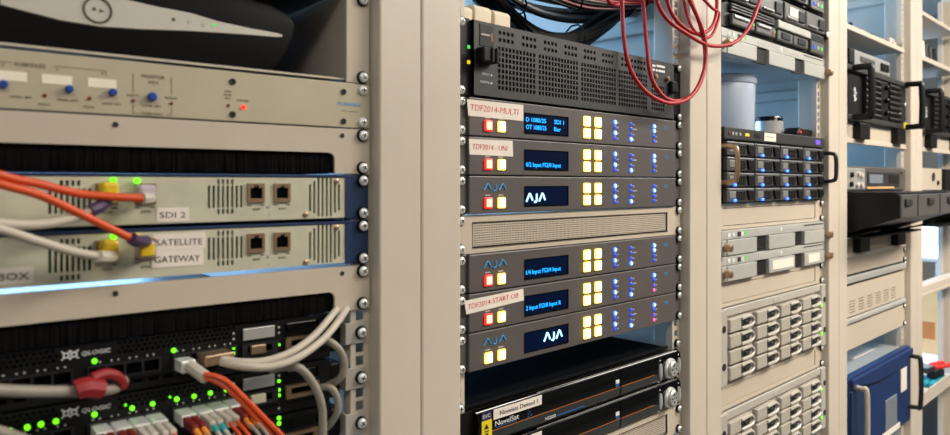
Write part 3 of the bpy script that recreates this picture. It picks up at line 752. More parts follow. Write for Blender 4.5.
converter(0, 'grey frame converter taped MULTI in red handwriting', True, (-225, 3.6, -132, 3, -132, 22.5, -223, 22, 'TDF2014-MULTI', 7.4), (('D 1080/25', -127, 22.5, 37), ('SDI 1', -74, 22.5, 19), ('OT 1080/25', -127, 31.5, 38), ('Bar', -74, 31.5, 13)), False)
converter(1, 'grey frame converter taped UNI in red handwriting', True, (-222, 3.4, -151, 2.6, -150, 21.4, -221, 21, 'TDF2014 - UNI', 6.6), (('0/2 Input FS2/0 Input', -127, 33, 66),), False)
converter(2, 'grey frame converter right above the upper mesh vent panel', True, None, -127, False)
converter(4, 'grey frame converter right below the upper mesh vent panel', True, None, (('1/4 Input FS2/4 Input', -127, 31, 66),), False)
converter(5, 'grey frame converter taped START OB in red handwriting', True, (-229, 6.5, -132, 3, -131, 17, -226, 22, 'TDF2014-START OB', 6.2), (('2 Input FS2/8 Input R', -127, 30, 66),), True)
converter(6, 'lowest grey frame converter with two yellow buttons at its left', False, None, -94, True)

# mesh vent panels
def vent_panel(n, label, hn=1):
    U = Unit('vent_panel', label, 'vent panel', 'M', n, 1, 'cream mesh vent panels')
    m = U.mb(); m.plate(-241, 241, .5, 44, -3, [(-212, 201, 9, 38.4)], 3); m.build('plate', 'panel_paint', U.root)
    m = U.mb(); p = 2.75; nx, nz = int(413 / p), int(29.4 / p)
    bm = m.bm
    g = {}
    def V(a, b, key):
        if key not in g: g[key] = bm.verts.new(m.P(a, -1.2, b))
        return g[key]
    for i in range(nx):
        for j in range(nz):
            a, b = -212 + i * p, 9 + j * p; k = .36
            c = [V(a, b, (i, j)), V(a + p, b, (i + 1, j)), V(a + p, b + p, (i + 1, j + 1)), V(a, b + p, (i, j + 1))]
            d = [bm.verts.new(m.P(a + p / 2 + dx * p * k, -1.2, b + p / 2 + dz * p * k)) for dx, dz in ((0, -1), (1, 0), (0, 1), (-1, 0))]
            bm.faces.new((c[0], c[1], d[1], d[0])); bm.faces.new((c[1], c[2], d[2], d[1])); bm.faces.new((c[2], c[3], d[3], d[2])); bm.faces.new((c[3], c[0], d[0], d[3]))
    m.build('mesh_screen', 'panel_paint', U.root)
    U.box('backing', 'dark_void', -214, 203, 2, 4, 8, 40)
    m = U.mb(); m.plate(-213, 202, 8.4, 39, -3.3, [(-212, 201, 9, 38.4)], 2); m.build('mesh_edge', 'ink_brown', U.root)
    U.screws()
vent_panel(3, 'cream mesh vent panel between the upper and lower grey converters')
vent_panel(10, 'cream mesh vent panel at the bottom, under the glossy black demodulators')

# glossy satellite demodulators
def demod(n, label, num, full):
    U = Unit('satellite_demodulator', label, 'demodulator', 'M', n, 1, 'glossy black demodulators')
    prof = [(-2, 1), (-7, 2), (-10, 6), (-11, 14), (-11, 26), (-9, 38), (-6, 43), (-2, 43.8)]
    m = U.mb(); m.sideprism(prof, -211, 66.4); m.build('bezel', 'black_gloss', U.root, True)
    m = U.mb(); m.sideprism(prof, 67.6, 228); m.build('bezel', 'black_gloss', U.root, True)
    U.box('chassis', 'black_plastic', -214, 214, 0, 420, 2.2, 43); U.box('ear', 'black_satin', -241, -211.5, -3, -.2, .6, 43.8)
    m = U.mb(); m.sideprism([(-11.15, 28.5), (-9.3, 38), (-8, 40.4), (-7.5, 39), (-10.5, 28)], -210, 65); m.sideprism([(-11.15, 28.5), (-9.3, 38), (-8, 40.4), (-7.5, 39), (-10.5, 28)], 69, 227); m.build('lower_trim', 'gloss_reflection', U.root)  # painted reflection across the lower third of the bezel, no separate trim
    U.box('accent_line', 'ink_orange', -190, 66, -11.3, -10.9, 26.4, 27.3); U.box('accent_line', 'ink_orange', 69, 152, -11.3, -10.9, 26.4, 27.3)
    U.box('edge_highlight', 'silver', -104, 218, -5.4, -5.0, 1.0, 1.6)  # silver line drawn as the highlight along the bezel top
    if full:
        a = U.box('sticker', 'ink_navy', -206, -190, -11.8, -11.1, 2.5, 12); U.text('EVC', -204.5, -12, 9.4, 4.4, 'ink_white', 12, parent=a)
        y = U.box('sticker', 'label_yellow', -206, -190, -11.9, -11.1, 12.2, 42)
        m = U.mb(); m.prism([(-199, 16), (-195, 22), (-203, 22)], -12.2, -11.8); m.box(-202, -195, -12.2, -11.8, 24, 25.4); m.box(-201, -196, -12.2, -11.8, 27, 38); m.build('sticker_print', 'ink_black', y)
    p = U.box('paper_label', 'paper', -187 if full else -153, -103 if full else -103, -12, -11.1, 3, 14.4)
    if full: U.text('Novelsat Demod 1', -177, -12.2, 11.2, 5.6, 'ink_black', 66, parent=p)
    else: U.text('mod 2', -140, -12.2, 11.2, 5.6, 'ink_black', 26, parent=p)
    U.text('NovelSat', -184, -11.4, 22.6, 6.2, 'ink_white', 40, name='maker_name')
    U.box('underline', 'ink_deep_blue', -183, -148, -11.4, -10.9, 24, 24.6)
    m = U.mb()
    for i, (du, dv) in enumerate(((0, 0), (0, 5), (0, 9), (3, 3), (5, 7), (-4, 12))): m.cyl(-127 + du, 17 + dv * .9, 1.0, -11.6, -10.9, 8)
    m.build('maker_dots', 'ink_deep_blue', U.root)
    U.text('NS2000', -95, -11.0, 36.6, 4, 'ink_white', 20, name='model_name'); U.box('model_line', 'ink_deep_blue', -72, -16, -10.9, -10.0, 35.5, 36.6)
    em = U.box('emblem', 'ink_white', 54, 62, -11.8, -11.1, 15.5, 20.6); U.box('emblem_base', 'ink_deep_blue', 54, 62, -11.8, -11.1, 20.8, 25, parent=em)
    kn = U.mb(); kn.lathe(196, 24.5, [(15.5, -9), (15.5, -13), (14.5, -14.5), (12.6, -14.5), (12.6, -13)], 28); kn.build('dial_ring', 'chrome', U.root, True)
    kn = U.mb(); kn.lathe(196, 24.5, [(11.6, -12), (11.6, -18), (10.2, -19.4), (7, -18.6)], 28); kd = kn.build('dial', 'silver', U.root, True)
    for du, dv in ((0, -6), (0, 6), (-5.5, 0), (5.5, 0)): U.box('dial_mark', 'steel_dark', 196 + du - 1, 196 + du + 1, -19.6, -18.2, 24.5 + dv - 1, 24.5 + dv + 1, parent=kd)
    for u in (169, 222):
        kn = U.mb(); kn.lathe(u, 24.5, [(12, -9), (12, -12.4), (10, -13)], 20, sx=.36); kn.build('side_button', 'silver', U.root, True)
    for u in (169, 222):
        for v in (8, 41): U.box('caption_mark', 'ink_grey', u - 1.5, u + 1.5, -10.6 if v < 20 else -8.2, -8.5 if v < 20 else -6.5, v - 1, v + 1)
demod(8, 'glossy black demodulator with the yellow sticker and full paper label', '1', True)
demod(9, 'glossy black demodulator right above the bottom mesh vent panel', '2', False)
# loose screws in the empty position above the demodulators
for sd, s in ((-1, 'left'), (1, 'right')):
    e = empty('rail_screw', ((762 + sd * 232.5) / 1000, 0, (zn(8) + 6.35) / 1000), 'screw in the %s rail of the empty slot above the demodulators' % s, 'screw', 'screws in the empty slot')
    a = share(SCREW, e, (0, -.003, 0), 'screw_head'); share(WASHER, a, (0, 0, 0))
U = Unit('slot_shelf', 'black felt-like shelf in the empty slot above the demodulators', 'shelf', 'M', 7, 1)
U.box('tray', 'dark_void', -215, 215, 6, 420, 42.2, 43.8); U.box('lip', 'black_satin', -215, 215, 4, 6, 40.4, 43.8)

# cream adapters standing on the perforated unit
for i, (u, d, h_, lb) in enumerate(((-195, 0, 28, 'leftmost of the three cream power adapters on the perforated unit'), (-163, 6, 33, 'middle cream power adapter on the perforated unit'), (-129, 12, 32, 'right cream power adapter on the perforated unit'))):
    e = empty('power_adapter', ((762 + u) / 1000, .03, (zn(-2) - 2.4) / 1000), lb, 'adapter', 'cream power adapters')
    MB().sideprism([(0, 0), (0, h_ - 5), (4, h_ - 1), (10, h_), (50, h_), (56, h_ - 4), (56, 0)], -14.5, 14.5, 1.6).build('casing', 'cream_plastic', e)
    MB().box(-15, -14.4, 4, 50, 4, h_ - 6).build('side_ridge', 'cream_plastic', e)
    MB().box(-8, 8, -.8, .6, 3, 9).build('rating_plate', 'panel_paint', e)

# cable bundles in the open top of the middle rack
def bundle(label, pts, n_, spread, r, mts, kindname='cable_bundle'):
    q = pts[0]; e = empty(kindname, (q[0] / 1000, q[1] / 1000, (q[2] + 1450) / 1000), label, 'cable bundle', 'cable bundles in the top of the middle rack')
    for k in range(n_):
        a = random.uniform(0, 6.28); d = spread * math.sqrt(random.random())
        ps = [(x - q[0] + random.uniform(-3, 3), y - q[1] + d * math.cos(a + i * .5), z - q[2] + d * math.sin(a + i * .5)) for i, (x, y, z) in enumerate(pts)]
        MB().tube(ps, r * random.uniform(.8, 1.25), 7, 6).build('strand', mts[k % len(mts)], e, True)
    for i in range(1, len(pts) - 1, 2):
        x, y, z = (pts[i][0] - q[0], pts[i][1] - q[1], pts[i][2] - q[2])
        rr = spread + r; MB().tube([(x, y + rr * math.cos(t * .6283), z + rr * math.sin(t * .6283)) for t in range(11)], 1.6, 6, 1).build('tie', 'cable_black', e)
bundle('thick black cable bundle sagging behind the perforated unit', [(681,120,270), (752,120,237), (819,120,220), (892,120,233), (945,110,261), (1002,100,302), (1032,90,365)], 11, 15, 6.5, ['cable_black'])
bundle('black cable bundle crossing just under the brown strands', [(709,170,314), (806,160,278), (892,150,273), (986,140,287), (1031,120,298), (1094,110,350)], 7, 9, 5, ['cable_black', 'cable_black', 'steel_dark'])
bundle('bundle of brown and black strands along the very top of the middle rack', [(738,60,266), (816,60,266), (890,60,276), (986,60,296), (1071,60,325)], 16, 12, 2.2, ['cable_brown', 'cable_black', 'cable_red', 'cable_grey'])

# red cables hanging in front of the posts
RG = 'red cables hanging over the rack posts'
cable('red_cable', 'red cable hanging in the long left loop in front of the perforated unit', 'cable_red', [(828,-12,299), (827,-14,257), (829,-16,201), (838,-20,162), (859,-26,136), (887,-34,121), (921,-40,118), (959,-44,130), (992,-44,159), (1011,-42,195), (1009,-40,229), (988,-38,260), (962,-36,289), (948,-34,320)], 3.0, RG)
cable('red_cable', 'red cable hanging in the inner loop, right of the long one', 'cable_red', [(886,-10,312), (883,-12,267), (888,-14,210), (892,-18,163), (901,-24,139), (918,-30,125), (944,-36,124), (975,-40,136), (1003,-40,163), (1016,-38,199), (1010,-36,236), (989,-34,270), (963,-32,302)], 3.0, RG)
cable('red_cable', 'red cable sweeping right across the post to the disk rack', 'cable_red', [(887,-26,294), (897,-28,261), (921,-30,241), (959,-34,229), (1012,-40,217), (1059,-44,220), (1110,-46,236), (1153,-46,266), (1188,-44,306), (1224,-42,359)], 3.0, RG)
cable('red_cable', 'red cable curving tightly under the top of the post', 'cable_red', [(918,-22,301), (937,-24,260), (964,-28,240), (1001,-34,232), (1032,-38,244), (1051,-38,267), (1058,-36,298), (1059,-34,333)], 3.0, RG)
cable('red_cable', 'small red cable loop at the top left of the red cables', 'cable_red', [(799,-4,273), (808,-4,255), (825,-4,251), (842,-4,260), (849,-4,283)], 3.0, RG)
cable('red_cable', 'red cable slanting across the upper post beside the server', 'cable_red', [(965,-24,316), (972,-30,265), (989,-34,236), (1023,-36,229), (1044,-38,241), (1061,-38,272), (1034,-40,277), (993,-42,288)], 2.4, RG)
# ================================================================ RIGHT RACK
def server(n, label):
    U = Unit('rack_server', label, 'server', 'R', n, 2, 'black two-unit servers')
    Y = -14
    U.box('chassis', 'black_plastic', -214, 214, 2, 480, 1, 88)
    U.box('front_frame', 'black_satin', -222, 222, Y + 6, 2, 1, 88, 1)
    for i, u in enumerate((-196, -88, 20, 124)):
        d = U.box('drive', 'server_grey', u, u + 98, Y - 2, Y + 6, 6, 42, 3)
        U.box('drive_latch', 'black_plastic', u + 60, u + 88, Y - 5, Y - 2, 14, 36, 3, parent=d); U.box('drive_handle', 'silver', u + 6, u + 54, Y - 6, Y - 2, 33, 37, 1.5, parent=d)
        if i == 2: U.box('paper_label', 'paper', u + 20, u + 62, Y - 3, Y - 1.9, 12, 30, parent=d)
    for i, (u0, u1) in enumerate(((-196, -112), (-104, -24))):
        for j in range(3): U.box('vent_slat', 'server_grey', u0, u1, Y, Y + 6, 46 + j * 5, 49 + j * 5, .8)
        d = U.box('drive', 'server_grey', u0, u1, Y - 2, Y + 6, 64, 83, 2); U.box('drive_handle', 'silver', u0 + 4, u1 - 24, Y - 5, Y - 2, 66, 72, 1.5, parent=d)
        U.box('drive_mark', 'tab_red', u1 - 16, u1 - 8, Y - 2.6, Y - 1.8, 72, 80, parent=d)
        U.box('drive_light', 'led_green_dim', u1 - 6, u1 - 2, Y - 2.6, Y - 1.8, 70, 74, parent=d)
    U.box('optical_drive', 'silver_face', -16, 138, Y - 5, Y + 6, 47, 62, 2)
    for u in (-14, 62): 
        d = U.box('drive', 'server_grey', u, u + 70, Y - 2, Y + 6, 65, 84, 2); U.box('drive_handle', 'black_plastic', u + 16, u + 54, Y - 4, Y - 2, 68, 80, 2, parent=d)
    p = U.box('control_panel', 'server_grey', 148, 216, Y - 2, Y + 6, 46, 86, 2)
    for j in range(3): U.box('panel_slat', 'black_plastic', 152, 212, Y - 3, Y - 1.8, 49 + j * 5, 52 + j * 5, parent=p)
    for j, mt in enumerate(('led_blue_dim', 'ink_grey', 'led_green_dim')): U.box('panel_button', mt, 158 + j * 20, 166 + j * 20, Y - 3.4, Y - 1.8, 70, 78, 1, parent=p)
    for sd in (-1, 1):
        m = U.mb(); m.lathe(sd * 228, 40, [(11, -4), (11, -16), (8, -19)], 20); th = m.build('thumb_latch', 'black_plastic', U.root, True)
        m = U.mb(); m.lathe(sd * 228, 40, [(6, -18), (6, -20), (3, -20.6)], 16); m.build('latch_cap', 'chrome', th, True)
        U.box('ear', 'black_plastic', sd * 222.5, sd * 241, -4, -.2, 1, 88, .6)
server(-7.85, 'black server at the very top of the disk rack, cut by the frame')
server(-5.83, 'black server with a silver optical drive above the pale panel with two dark squares')

def pale_unit(n, label, lab=None):
    U = Unit('video_server', label, 'video unit', 'R', n, 1, 'pale grey one-unit video servers')
    Y = -10
    U.box('chassis', 'silver', -214, 214, 0, 420, 1, 43); U.box('front_panel', 'silver_face', -225, 232, Y, -.4, .8, 16, 1)
    for i, (u0, u1) in enumerate(((-206, -94), (-42, 76), (124, 230))):
        U.box('cover_plate', 'silver_face', u0, u1, Y - 2, -.4, 17, 43.4, 1)
    U.box('cover_edge', 'silver_face', -225, -208, Y - 1, -.4, 17, 43.4, 1)
    for u0, u1 in ((-92, -44), (78, 122)):
        w_ = U.box('vent_window', 'dark_void', u0, u1, -3, -1, 17, 43.4)
        m = U.mb(); m.plate(u0, u1, 17, 43.4, -6, [(u0 + 3 + i * 5.2, u0 + 6 + i * 5.2, 19 + j * 4, 21.6 + j * 4) for i in range(int((u1 - u0 - 4) / 5.2)) for j in range(6)], 1.5); m.build('vent_mesh', 'charcoal', w_)
    for u, mt in ((-198, 'ink_white'), (-182, 'ink_white'), (-148, 'ink_white')):
        U.box('connector_dot', mt, u - 4, u + 4, Y - .8, Y, 5, 12, 1.5)
    U.box('port_hole', 'ink_black', -166, -155, Y - .6, Y + .1, 4.5, 12.5)
    for v in (5, 10): U.box('status_light', 'led_green_dim', -136, -131, Y - .8, Y, v - 1.6, v + 1.6)
    U.box('grille_strip', 'ink_grey', -84, 2, Y - .4, Y + .1, 5, 10.5); U.box('grille_strip', 'ink_grey', 26, 100, Y - .4, Y + .1, 4.5, 10)
    m = U.mb(); m.cyl(14, 7.5, 4, Y - .8, Y, 12); m.build('emblem', 'ink_white', U.root)
    U.box('slot_line', 'charcoal', 124, 226, Y - .5, Y + .1, 4, 6)
    for u in (-217, 240):
        m = U.mb(); m.lathe(u, 29, [(3.5, -3), (3.5, -14), (7, -14), (7, -24), (5.5, -25)], 14); m.build('thumb_screw', 'brass', U.root, True)
    for sd in (-1, 1): U.box('ear', 'silver_face', sd * 226 if sd < 0 else 233, sd * 241, -3, -.2, .8, 43.6, .5)
    if lab:
        for i, (u0, u1) in enumerate(lab): U.box('paper_label', 'paper', u0, u1, Y - 3, Y - 2.05, 21, 38)
    return U
pale_unit(-3.8, 'pale grey video server right under the black server with the optical drive')
pale_unit(4, 'upper pale grey video server of the pair below the black disk array')
pale_unit(5, 'lower pale grey video server of the pair, with paper labels', [(-30, 66), (140, 200)])

# black disk array, sixteen drives
U = Unit('disk_array', 'black disk array with sixteen bays and blue lights', 'disk array', 'R', 0, 3)
Y = -8
U.box('chassis', 'black_plastic', -214, 214, 0, 480, 1, 132)
U.box('front_frame', 'black_satin', -222, 226, -5, 0, 1, 132.5, 1)
U.box('top_bezel', 'charcoal', -222, 226, Y - 6, -5, 1, 22, 1.5)
for u, mt in ((-205, 'led_red_off'), (-192, 'ink_grey'), (-180, 'ink_grey'), (-165, 'ink_grey'), (-142, 'led_amber'), (-134, 'led_amber')): U.box('panel_light', mt, u - 3, u + 3, Y - 7, Y - 5.8, 9, 14, .8)
U.box('maker_plate', 'steel_dark', -108, -86, Y - 6.8, Y - 5.8, 8, 15); p = U.box('paper_label', 'paper', -70, -20, Y - 7, Y - 5.8, 4, 19); U.box('label_line', 'ink_grey', -60, -30, Y - 7.3, Y - 6.9, 10, 12.4, parent=p)
U.box('badge', 'led_violet', 176, 198, Y - 6.8, Y - 5.8, 7, 16, 1)
for r_ in range(4):
    for c_ in range(4):
        u0 = -212 + c_ * 108.5; v0 = 25 + r_ * 26.8
        d = U.box('drive_caddy', 'drive_grey', u0, u0 + 102, Y - 6, -5, v0, v0 + 24, 2)
        U.box('caddy_edge', 'drive_light', u0 + 2, u0 + 100, Y - 7.2, Y - 6, v0 + 1, v0 + 3.4, .6, parent=d)
        U.box('caddy_face', 'drive_light', u0 + 6, u0 + 30, Y - 7.5, Y - 5.8, v0 + 6, v0 + 18, 1, parent=d)
        m = U.mb(); m.plate(u0 + 32, u0 + 66, v0 + 6, v0 + 21, Y - 7, [(u0 + 34 + i * 6.4, u0 + 38 + i * 6.4, v0 + 8, v0 + 19) for i in range(5)], 1); m.build('caddy_grille', 'black_plastic', d)
        m = U.mb(); m.prism([(u0 + 70, v0 + 4), (u0 + 94, v0 + 4), (u0 + 98, v0 + 10), (u0 + 98, v0 + 16), (u0 + 92, v0 + 22), (u0 + 76, v0 + 22)], Y - 10, Y - 6, 1.4); m.build('release_latch', 'black_plastic', d)
        m = U.mb(); m.box(u0 + 21, u0 + 31, Y - 8.6, Y - 5.6, v0 + 19, v0 + 24, 1.2); m.build('activity_light', 'led_blue', d) if (c_ or r_ > 1) else m.bm.free()
m = U.mb(); m.tube([(-226, -3, 34), (-226, -30, 36), (-226, -38, 44), (-226, -38, 86), (-226, -30, 94), (-226, -3, 96)], 4.2, 10, 5); m.build('handle', 'brass', U.root, True)
m = U.mb(); m.tube([(232, -3, 32), (232, -26, 34), (232, -34, 42), (232, -34, 84), (232, -26, 92), (232, -3, 94)], 4.2, 10, 5); m.build('handle', 'steel_dark', U.root, True)
for sd in (-1, 1): U.box('ear', 'black_satin', sd * 226.5, sd * 241, -3, -.2, 1, 132, .6)

def blank(n, rack, label, hU=1, sc=True, inner=True):
    U = Unit('blank_panel', label, 'panel', rack, n, hU, 'cream blank panels')
    if inner:
        m = U.mb(); m.plate(-241, 241, .5, U.h - .5, -3, [(-206, 204, 6.5, U.h - 6.5)], 3); m.build('plate', 'panel_paint', U.root)
        U.box('inset', 'panel_paint', -204.6, 202.6, -1.6, -.2, 7.6, U.h - 7.6); U.box('backing', 'dark_void', -210, 208, 0, 1.5, 4, U.h - 4)
    else: U.box('plate', 'panel_paint', -241, 241, -3, -.2, .5, U.h - .5, .6)
    if sc: U.screws()
blank(3, 'R', 'cream blank panel directly under the black disk array')
blank(6, 'R', 'cream blank panel directly above the upper beige disk array')
blank(10, 'R', 'cream blank panel between the two beige disk arrays')

def beige_array(n, label):
    U = Unit('disk_array', label, 'disk array', 'R', n, 3, 'beige sixteen-bay disk arrays')
    U.box('chassis', 'silver', -214, 214, 0, 480, 1, 132)
    m = U.mb(); m.box(-222, 214, -9, -5, 1, 15, 1.2); m.build('top_rail', 'beige_silver', U.root)
    U.box('back_plate', 'beige_drive', -206, 214, -4, 0, 14, 132)
    for i, (a, b2) in enumerate(((-234, -206), (214, 238))):
        f = U.box('side_flange', 'beige_silver', a, b2, -12, -1, 1, 132, 2)
        for v in (34, 98):
            m = U.mb(); m.lathe(a + 14 if i == 0 else 229, v, [(6, -12.2), (6, -13), (4, -13.2)], 14); m.build('lock_hole', 'ink_black', f)
    U.box('badge', 'ink_grey', -18, 12, -9.8, -8.9, 5, 11)
    for c_ in range(4):
        for r_ in range(4):
            u0 = -200 + c_ * 104; v0 = 18 + r_ * 27.4
            o = [(u0, v0 + 2), (u0 + 70, v0), (u0 + 84, v0 + 2.5), (u0 + 92, v0 + 12), (u0 + 90, v0 + 20), (u0 + 80, v0 + 25), (u0, v0 + 25.4)]
            m = U.mb(); m.prism(o, -14, -4, 2, 2); d = m.build('drive_sled', 'beige_drive', U.root)
            ring = [(u0 + 40, -15, v0 + 5), (u0 + 72, -16, v0 + 4), (u0 + 85, -16, v0 + 12), (u0 + 76, -16, v0 + 21), (u0 + 40, -15, v0 + 22)]
            m = U.mb(); m.tube(ring, 2.6, 8, 5); m.build('sled_handle', 'beige_silver', d, True)
            m = U.mb(); m.prism([(u0 + 40, v0 + 8), (u0 + 70, v0 + 7), (u0 + 76, v0 + 12), (u0 + 70, v0 + 18), (u0 + 40, v0 + 19)], -14.6, -13.6); m.build('handle_hollow', 'ink_black', d)
            m = U.mb(); m.box(u0 + 50, u0 + 66, -17, -14.5, v0 + 10, v0 + 15, 1); m.build('sled_latch', 'charcoal', d)
    for v in (44, 104): U.box('status_light', 'led_green', 208, 214, -13.5, -12, v - 3, v + 3, 1)
beige_array(7, 'upper beige disk array with four columns of rounded handles')
beige_array(11, 'lower beige disk array with rounded handles, cut by the lower edge of the view')

# things standing on the black disk array
zt = (zn(0) - 1) / 1000
e = empty('plastic_tub', (1.310, .09, zt), 'clear plastic tub standing on the black disk array', 'tub')
m = MB(); m.lathe(0, 0, [(62, 0), (66, 6), (68, 104), (66, 108), (64, 108), (64, 100), (61, 6), (58, 4)], 40, 'z'); m.build('wall', 'clear_plastic', e, True)
m = MB(); m.lathe(0, 0, [(70, 96), (71, 99), (71, 109), (67, 112), (10, 113)], 40, 'z'); m.build('lid', 'clear_plastic', e, True)
e = empty('disc_spindle', (1.500, .073, zt), 'dark round disc spindle between the plastic tub and the black gadget', 'disc spindle')
m = MB(); m.lathe(0, 0, [(26, 0), (28, 2), (28, 42), (26, 46), (6, 46)], 32, 'z'); m.build('cover', 'black_gloss', e, True)
m = MB(); m.lathe(0, 0, [(27.5, 8), (28.6, 8), (28.6, 36), (27.5, 36)], 32, 'z'); m.build('silver_band', 'silver', e, True)
e = empty('black_gadget', (1.535, .025, zt), 'flat black gadget lying on the right of the black disk array', 'gadget')
MB().prism([(-46, 0), (40, 0), (46, 6), (42, 18), (-32, 21), (-46, 10)], -16, 16, 3).build('casing', 'black_plastic', e); MB().box(-34, -29, -17.5, -16, 9, 13).build('status_light', 'led_red', e)

# ================================================================ FOURTH RACK
def shelf_unit(rack, n, label, depth=330, th=26):
    U = Unit('rack_shelf', label, 'shelf', rack, n, th / UNIT, 'cream shelves of the far racks')
    U.box('tray', 'panel_paint', -220, 220, -2, depth, th - 3, th); U.box('front_lip', 'frame_paint', -232, 232, -5, -2, 0, th, 1)
    for sd in (-1, 1): U.box('side_lip', 'panel_paint', sd * 218, sd * 220, -2, depth, 2, th - 3)
    return U
shelf_unit('Q', -6.1, 'cream shelf with small adapters above the black amplifier', 330, 12)
zs = (zn(-6.1) - 9) / 1000
def clutter(label, x, y, mts, sz, seed):
    random.seed(seed); e = empty('loose_adapter', (x / 1000, y / 1000, zs), label, 'adapter', 'small things on the shelf of the fourth rack')
    MB().box(-sz, sz, -16, 16, 0, 26 + sz * .5, 3).build('casing', mts[0], e); MB().box(-sz * .6, sz * .6, -22, -16, 6, 24, 2).build('plug', mts[1], e)
    MB().tube([(0, -22, 12), (sz, -30, 16), (sz * 2, -22, 26), (sz * 3, 2, 18), (sz * 3.4, 20, 5)], 3.4, 8).build('lead', mts[2], e, True)
clutter('black adapter at the left of the cream shelf', 1780, 40, ('black_plastic', 'black_satin', 'cable_black'), 22, 1)
clutter('green-black adapter with a pale lead on the cream shelf', 1900, 50, ('lead_green', 'black_plastic', 'cable_white'), 18, 2)
clutter('dark green adapter with a pale plug on the cream shelf', 2066, 50, ('lead_green', 'plug_white', 'cable_black'), 26, 3)
clutter('pale adapter at the right end of the cream shelf', 2140, 30, ('plug_white', 'plug_white', 'lead_green'), 20, 4)
random.seed(11)

# tape deck on top of the amplifier
e = empty('tape_deck', (1.905, .0, zn(-4) / 1000), 'silver tape deck standing on the black amplifier with loop handles', 'tape deck')
MB().box(-150, 170, 12, 300, 4, 46, 3).build('casing', 'server_grey', e); MB().box(-156, -120, -6, 40, 4, 40, 3).build('side_cheek', 'black_plastic', e)
MB().box(-118, 168, 2, 12, 6, 44, 2).build('front_panel', 'silver', e); MB().box(-60, 40, -1, 2, 20, 32, 1).build('cassette_slot', 'drive_grey', e)
for i in range(3): MB().box(90 + i * 22, 104 + i * 22, -3, 2, 14, 34, 2).build('button', 'black_plastic', e)
MB().box(-150, 170, 20, 290, 0, 4).build('foot', 'black_plastic', e)

def amplifier(rack, n, label, yellow):
    U = Unit('power_amplifier', label, 'amplifier', rack, n, 3, 'black amplifiers with loop handles')
    U.box('chassis', 'black_plastic', -214, 214, 0, 420, 2, 131)
    U.box('front_panel', 'black_satin', -241, 241, -6, -.5, 1, 132, 1.5)
    U.box('top_bar', 'charcoal', -236, 236, -16, -6, 3, 16, 2); U.box('bottom_bar', 'charcoal', -236, 236, -16, -6, 117, 130, 2)
    for u0, u1 in ((-110, 0), (70, 170)):
        for j in range(7):
            m = U.mb(); m.sideprism([(-6, 18 + j * 14), (-15, 20 + j * 14), (-17, 25 + j * 14), (-13, 30 + j * 14), (-6, 31 + j * 14)], u0, u1); m.build('rib', 'black_satin', U.root, True)
    U.box('centre_column', 'black_plastic', 8, 62, -14, -6, 18, 116, 3)
    for v in (34, 66, 98):
        m = U.mb(); m.lathe(36, v, [(6, -14), (6, -22), (4, -24)], 14); m.build('knob', 'black_gloss', U.root, True)
    m = U.mb()
    for a in range(4): m.box(-166, -160, -8, -6, 50 + a * 9, 56 + a * 9); m.box(-170 + (a % 2) * 6, -158 + (a % 2) * 6, -8, -6, 53 + a * 7, 58 + a * 7)
    m.build('maker_emblem', 'ink_white', U.root)
    if yellow: U.box('sticker', 'label_yellow', 184, 222, -17, -16, 112, 127)
    for j in range(5): U.box('caption_mark', 'ink_white', 182, 192, -8, -6, 34 + j * 13, 42 + j * 13)
    for sd in (-1, 1):
        m = U.mb(); u = sd * 200; pts = [(u, -4, 10), (u, -44, 10), (u, -54, 20), (u, -54, 113), (u, -44, 123), (u, -4, 123)]
        m.tube(pts, 7.5, 10, 4); m.build('handle', 'black_satin', U.root, True)
    for sd in (-1, 1):
        for v in (6.35, 60, 127): U.screw(sd * 232.5, v, -6, False)
amplifier('Q', -4, 'black amplifier with loop handles and a yellow sticker', True)

def bracket_panel(rack, n, label, hU=1.1):
    U = Unit('bracket_panel', label, 'panel', rack, n, hU, 'cream panels with two black brackets')
    U.box('plate', 'panel_paint', -241, 241, -3, -.2, .5, U.h - .5, .6); U.box('ridge', 'frame_paint', -241, 241, -7, -3, U.h - 12, U.h - 1, 1)
    for u0, u1 in ((-165, -95), (120, 190)): U.box('bracket', 'black_plastic', u0, u1, -20, -3, 0, U.h - 12, 2)
    for v in (12, 24):
        m = U.mb(); m.cyl(-205, v, 2.6, -3.8, -2.9, 8); m.build('hole', 'ink_black', U.root)
bracket_panel('Q', -1, 'cream panel with two black brackets directly under the yellow-stickered amplifier')

# recorder with a display
e = empty('recorder', (1.942, 0, zn(2.62) / 1000), 'silver recorder with a small grey display above the black drawer', 'recorder')
hh = 1.38 * UNIT
MB().box(-214, 214, 2, 300, 2, hh - 2, 2).build('chassis', 'server_grey', e)
MB(hh).box(-228, 232, -8, 2, 1, hh - 1, 3).build('front_panel', 'server_grey', e)
MB(hh).box(-222, -100, -10, -8, 6, hh - 6, 2).build('button_field', 'silver', e)
for u, v in ((-196, 22), (-150, 20), (-130, 24), (-200, 44), (-160, 46), (-130, 46)): MB(hh).lathe(u, v, [(6, -10), (6, -15), (4, -16)], 12).build('button', 'black_plastic' if u < -190 else 'plug_white', e, True)
MB(hh).box(-80, 170, -10, -8, 14, 50, 2).build('cassette_door', 'charcoal', e); MB(hh).box(-70, 30, -11, -9.5, 20, 42, 1).build('display', 'lcd_grey', e)
MB(hh).box(-90, 120, -12, -8, 50, 56, 1).build('lower_trim', 'cardboard', e); MB(hh).box(80, 165, -11, -9.5, 20, 42, 1).build('slot', 'black_gloss', e)
MB(hh).lathe(190, 12, [(5, -8), (5, -12), (3, -13)], 12).build('knob', 'brass', e, True)

